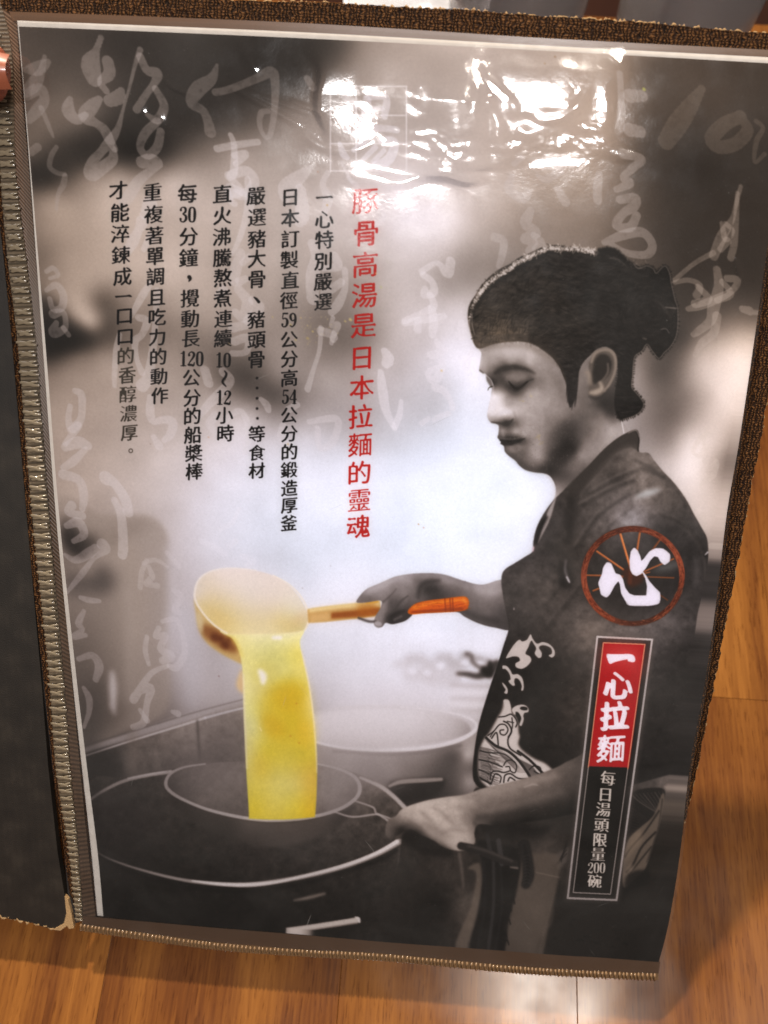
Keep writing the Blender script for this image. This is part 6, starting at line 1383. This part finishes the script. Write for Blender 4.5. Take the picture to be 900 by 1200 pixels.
prong([((-.50,-.16,.0),.5),((-.40,-.10,.16),1.),((-.10,-.02,.22),1.1),((.18,.20,.18),1.),((.46,.24,.10),.8),((.50,.24,-.02),.5)], .17, V, Fc)
prong([((-.44,.22,-.02),.5),((-.30,.20,.12),1.),((-.02,.10,.20),1.1),((.22,-.14,.14),.9),((.44,-.20,.02),.6)], .15, V, Fc)
stm = bpy.data.meshes.new('stitch'); stm.from_pydata([tuple(x_) for x_ in V], [], Fc); stm.materials.append(M_TOOTH); stm.polygons.foreach_set('use_smooth', [True]*len(stm.polygons))
pos = 0; mw0 = menu.matrix_world.translation
while pos < s[-1]:
    x = np.interp(pos, s, q[:,0]); y = np.interp(pos, s, q[:,1]); w = np.interp(y, [a[0] for a in wl_], [a[1] for a in wl_])
    i = min(np.searchsorted(s, pos), len(q)-2); t = q[i+1]-q[i]; t = t/np.hypot(*t)
    pitch = np.interp(y, [40,400,600,900,1078], [13.2,12.2,11.2,8.6,5.6])
    c = PG(x, y, .25); ax_ = (PG(x-t[1]*-w/2*-1, y-t[0]*w/2*1, .25)-c)
    xa = PG(x+t[1]*w/2, y-t[0]*w/2, .25)-PG(x-t[1]*w/2, y+t[0]*w/2, .25)
    ya = PG(x+t[0]*pitch/2, y+t[1]*pitch/2, .25)-PG(x-t[0]*pitch/2, y-t[1]*pitch/2, .25)
    za = Vector(ROT@NF)*ya.length*.45
    o = bpy.data.objects.new('stitch', stm); COL.objects.link(o)
    jit = 1+rg.uniform(-.16,.12)
    M4 = Matrix(((xa.x*jit, ya.x, za.x, c.x), (xa.y*jit, ya.y, za.y, c.y), (xa.z*jit, ya.z, za.z, c.z), (0,0,0,1)))
    o.parent = menu; o.matrix_parent_inverse = Matrix.Translation(mw0).inverted(); o.matrix_basis = M4
    pos += pitch*rg.uniform(.88,1.12)
# fine stitching along the bottom, joined
strip('stitched_rim', [(95,1082.5),(240,1103),(350,1112.5),(450,1118),(600,1132),(700,1138.5),(772,1141)], [(95,1091),(240,1112),(350,1121),(450,1126.5),(600,1140.5),(700,1146),(772,1149)], -.15, m_plastic('tan_rim', (.17,.10,.05), .35), menu, 100)
V, Fc = [], []
bt = spline([(95,1086.5),(240,1107.5),(350,1116.5),(450,1122),(600,1136),(700,1142),(770,1145)], False, 40); s = np.concatenate([[0], np.cumsum(np.hypot(*np.diff(bt, axis=0).T))])
pos = 0; hw = 4.1
while pos < s[-1]:
    x = np.interp(pos, s, bt[:,0]); y = np.interp(pos, s, bt[:,1]); i = min(np.searchsorted(s, pos), len(bt)-2); t = bt[i+1]-bt[i]; t = t/np.hypot(*t); nx, ny = -t[1], t[0]; k = 1+rg.uniform(-.12,.12)
    prong([(PG(x-nx*hw*k, y-ny*hw*k, -.05), .6), (PG(x-nx*2.5, y-ny*2.5, .22), 1.), (PG(x+nx*1.8, y+ny*1.8, .22), 1.), (PG(x+nx*hw*k, y+ny*hw*k, -.1), .7)], .00052, V, Fc, 6)
    pos += 4.6*rg.uniform(.85,1.2)
o = obj('edge_stitching', V, Fc, M_TOOTH2, menu, True); o['kind'] = 'stuff'
# short stitch ridges on the tape inside the left binding
# ================================================================ cups standing beyond the menu
def lathe(prof, n=40):
    V, Fc = [], []
    for r, z in prof:
        for k in range(n): a = k/n*2*math.pi; V.append((r*math.cos(a), r*math.sin(a), z))
    for i in range(len(prof)-1):
        for k in range(n): Fc.append((i*n+k, i*n+(k+1)%n, (i+1)*n+(k+1)%n, (i+1)*n+k))
    Fc.append(tuple(range(n))[::-1]); Fc.append(tuple((len(prof)-1)*n+k for k in range(n))); return V, Fc
def m_glass():
    m, nt, b = nodes('clear_glass'); b.inputs['Transmission Weight'].default_value = 1.; b.inputs['Roughness'].default_value = .02; b.inputs['IOR'].default_value = 1.48; b.inputs['Base Color'].default_value = (.96,.97,1.,1)
    n = N(nt, 'ShaderNodeTexNoise', Scale=60.); bumpn(nt, n.outputs[0], .05, .0004, b); return m
M_GLASS = m_glass()
bg_ = M_GLASS.node_tree.nodes['Principled BSDF']; bg_.inputs['Transmission Weight'].default_value = .92; bg_.inputs['Roughness'].default_value = .08; bg_.inputs['Base Color'].default_value = (.86,.80,.80,1)
M_CER = m_flat('white_glaze', (.74,.74,.76), .18); M_WATER = m_glass()
def place_mesh(o, loc): o.location = loc
gy_ = YF-.075
def tumbler(px, label, rad, colr):
    x = TB(px, 30)[0]*gy_/TB(px,30)[1] if False else TB(px, 30)[0]
    root = empty('tumbler', (x, gy_, 0)); tag(root, label, 'glass', 'tumblers beyond the menu')
    prof = [(rad*.80,.0),(rad*.86,.002),(rad*.92,.04),(rad,.095),(rad-.002,.0955),(rad-.0035,.094),(rad*.90-.003,.04),(rad*.84-.003,.011),(.002,.009)]
    Vv, Ff = lathe(prof); obj('glass_body', [(a+x, b+gy_, c+.0004) for a, b, c in Vv], Ff, M_GLASS, root, True)
    prof = [(.002,.0096),(rad*.83-.004,.0116),(rad*.90-.0038,.04),(rad*.94-.0038,.062),(.002,.062)]
    Vv, Ff = lathe(prof); obj('water', [(a+x, b+gy_, c+.0004) for a, b, c in Vv], Ff, M_WATER, root, True)
tumbler(762, 'clear tumbler of water above the menu\'s top right corner', .040, 0)
tumbler(592, 'clear tumbler of water next to the white bowl', .041, 0)
x = TB(500, 30)[0]; root = empty('white_bowl', (x, gy_+.01, 0)); tag(root, 'small white bowl beyond the middle of the menu\'s top edge', 'bowl')
Vv, Ff = lathe([(.020,.0),(.022,.004),(.021,.007),(.038,.022),(.047,.045),(.0485,.0465),(.046,.046),(.036,.024),(.018,.010),(.001,.009)]); obj('bowl_body', [(a+x, b+gy_+.01, c+.0004) for a, b, c in Vv], Ff, M_CER, root, True)
Vv, Ff = lathe([(.0473,.0448),(.0492,.0460),(.0488,.0480),(.0465,.0474)]); obj('rim', [(a+x, b+gy_+.01, c+.0004) for a, b, c in Vv], Ff[:-2], M_CER, root, True)
# ================================================================ the hand that holds the menu at its upper left corner
def skin_mat():
    m, nt, b = nodes('skin'); n = N(nt, 'ShaderNodeTexNoise', Scale=90., Detail=4.); c = ramp(nt, n.outputs[0], [(.3,(.20,.035,.014)),(.7,(.32,.08,.03))]); nt.links.new(c.outputs[0], b.inputs['Base Color'])
    b.inputs['Roughness'].default_value = .5; b.inputs['Subsurface Weight'].default_value = .15; b.inputs['Subsurface Radius'].default_value = (.004,.0015,.001); b.inputs['Subsurface Scale'].default_value = 1.
    n2 = N(nt, 'ShaderNodeTexNoise', Scale=700., Detail=3.); bumpn(nt, n2.outputs[0], .2, .0002, b); return m
def pmm(x, y, h): return Vector(wpt(T0+EX*x+EY*y+NF*h))   # page millimetres, h proud
# joints: (x, y, h, radius) in page millimetres; the palm lies left of the menu, fingers behind the board, the thumb on the pocket
J = {'w0':(-120,80,-14,26),'w1':(-88,66,-14,24),'p0':(-66,54,-16,26),'p1':(-46,42,-18,25),
 'i1':(-26,24,-19,10.5),'i2':(-4,14,-18,9),'i3':(16,9,-16,8),'i4':(32,6,-13.5,7),
 'm1':(-24,38,-21,10.5),'m2':(0,31,-20,9.2),'m3':(24,28,-17,8.2),'m4':(40,27,-13.8,7),
 'r1':(-27,53,-21,10),'r2':(-4,49,-20,8.8),'r3':(17,47,-17,7.8),'r4':(32,46,-13.6,6.6),
 'l1':(-33,67,-19,9),'l2':(-14,65,-18,7.6),'l3':(1,64,-16,6.8),'l4':(13,63,-13,6),
 't1':(-44,24,2,13),'t2':(-27,13,9,11),'t3':(-8.5,13,9,10.),'t4':(0.5,15,6.4,8.6)}
E_ = [('p0','w1'),('w1','w0'),('p0','p1'),('p1','i1'),('i1','i2'),('i2','i3'),('i3','i4'),('p1','m1'),('m1','m2'),('m2','m3'),('m3','m4'),('p0','r1'),('r1','r2'),('r2','r3'),('r3','r4'),('p0','l1'),('l1','l2'),('l2','l3'),('l3','l4'),('p0','t1'),('t1','t2'),('t2','t3'),('t3','t4')]
names = list(J); origin = pmm(-66, 54, -16)
hm_ = bpy.data.meshes.new('person'); hm_.from_pydata([tuple(pmm(*J[n][:3])-origin) for n in names], [(names.index(a), names.index(b)) for a, b in E_], [])
hand = bpy.data.objects.new('person', hm_); COL.objects.link(hand); hand.location = origin
sk = hand.modifiers.new('skin', 'SKIN'); sk.use_smooth_shade = True
for i, n in enumerate(names):
    d = hm_.skin_vertices[0].data[i]; r_ = J[n][3]/1000*.92; d.radius = (r_, r_*(.62 if n in ('p0','p1','w0','w1') else 1)); d.use_root = n == 'p0'
sb = hand.modifiers.new('sub', 'SUBSURF'); sb.levels = 2; sb.render_levels = 2
hm_.materials.append(skin_mat())
dg = bpy.context.evaluated_depsgraph_get(); me2 = bpy.data.meshes.new_from_object(hand.evaluated_get(dg)); hand.modifiers.clear(); hand.data = me2; me2.name = 'person'
tag(hand, 'hand holding the menu by its upper left corner, thumb on the pocket edge', 'person')
tn = pmm(-6.5, 21.4, 13.4)
V_, F_ = [], []
for i in range(7):
    for j in range(7):
        a, b2 = i/6-.5, j/6-.5; V_.append(pmm(-3.+a*11, 14+b2*9.5*(1-.25*abs(a)), 16.4-3.2*(b2*2)**2-2.2*a-1.8*a*a))
for i in range(6):
    for j in range(6): F_.append((i*7+j, i*7+j+1, (i+1)*7+j+1, (i+1)*7+j))
nail = obj('thumb_nail', V_, F_, m_plastic('nail', (.36,.11,.06), .3), hand, True)
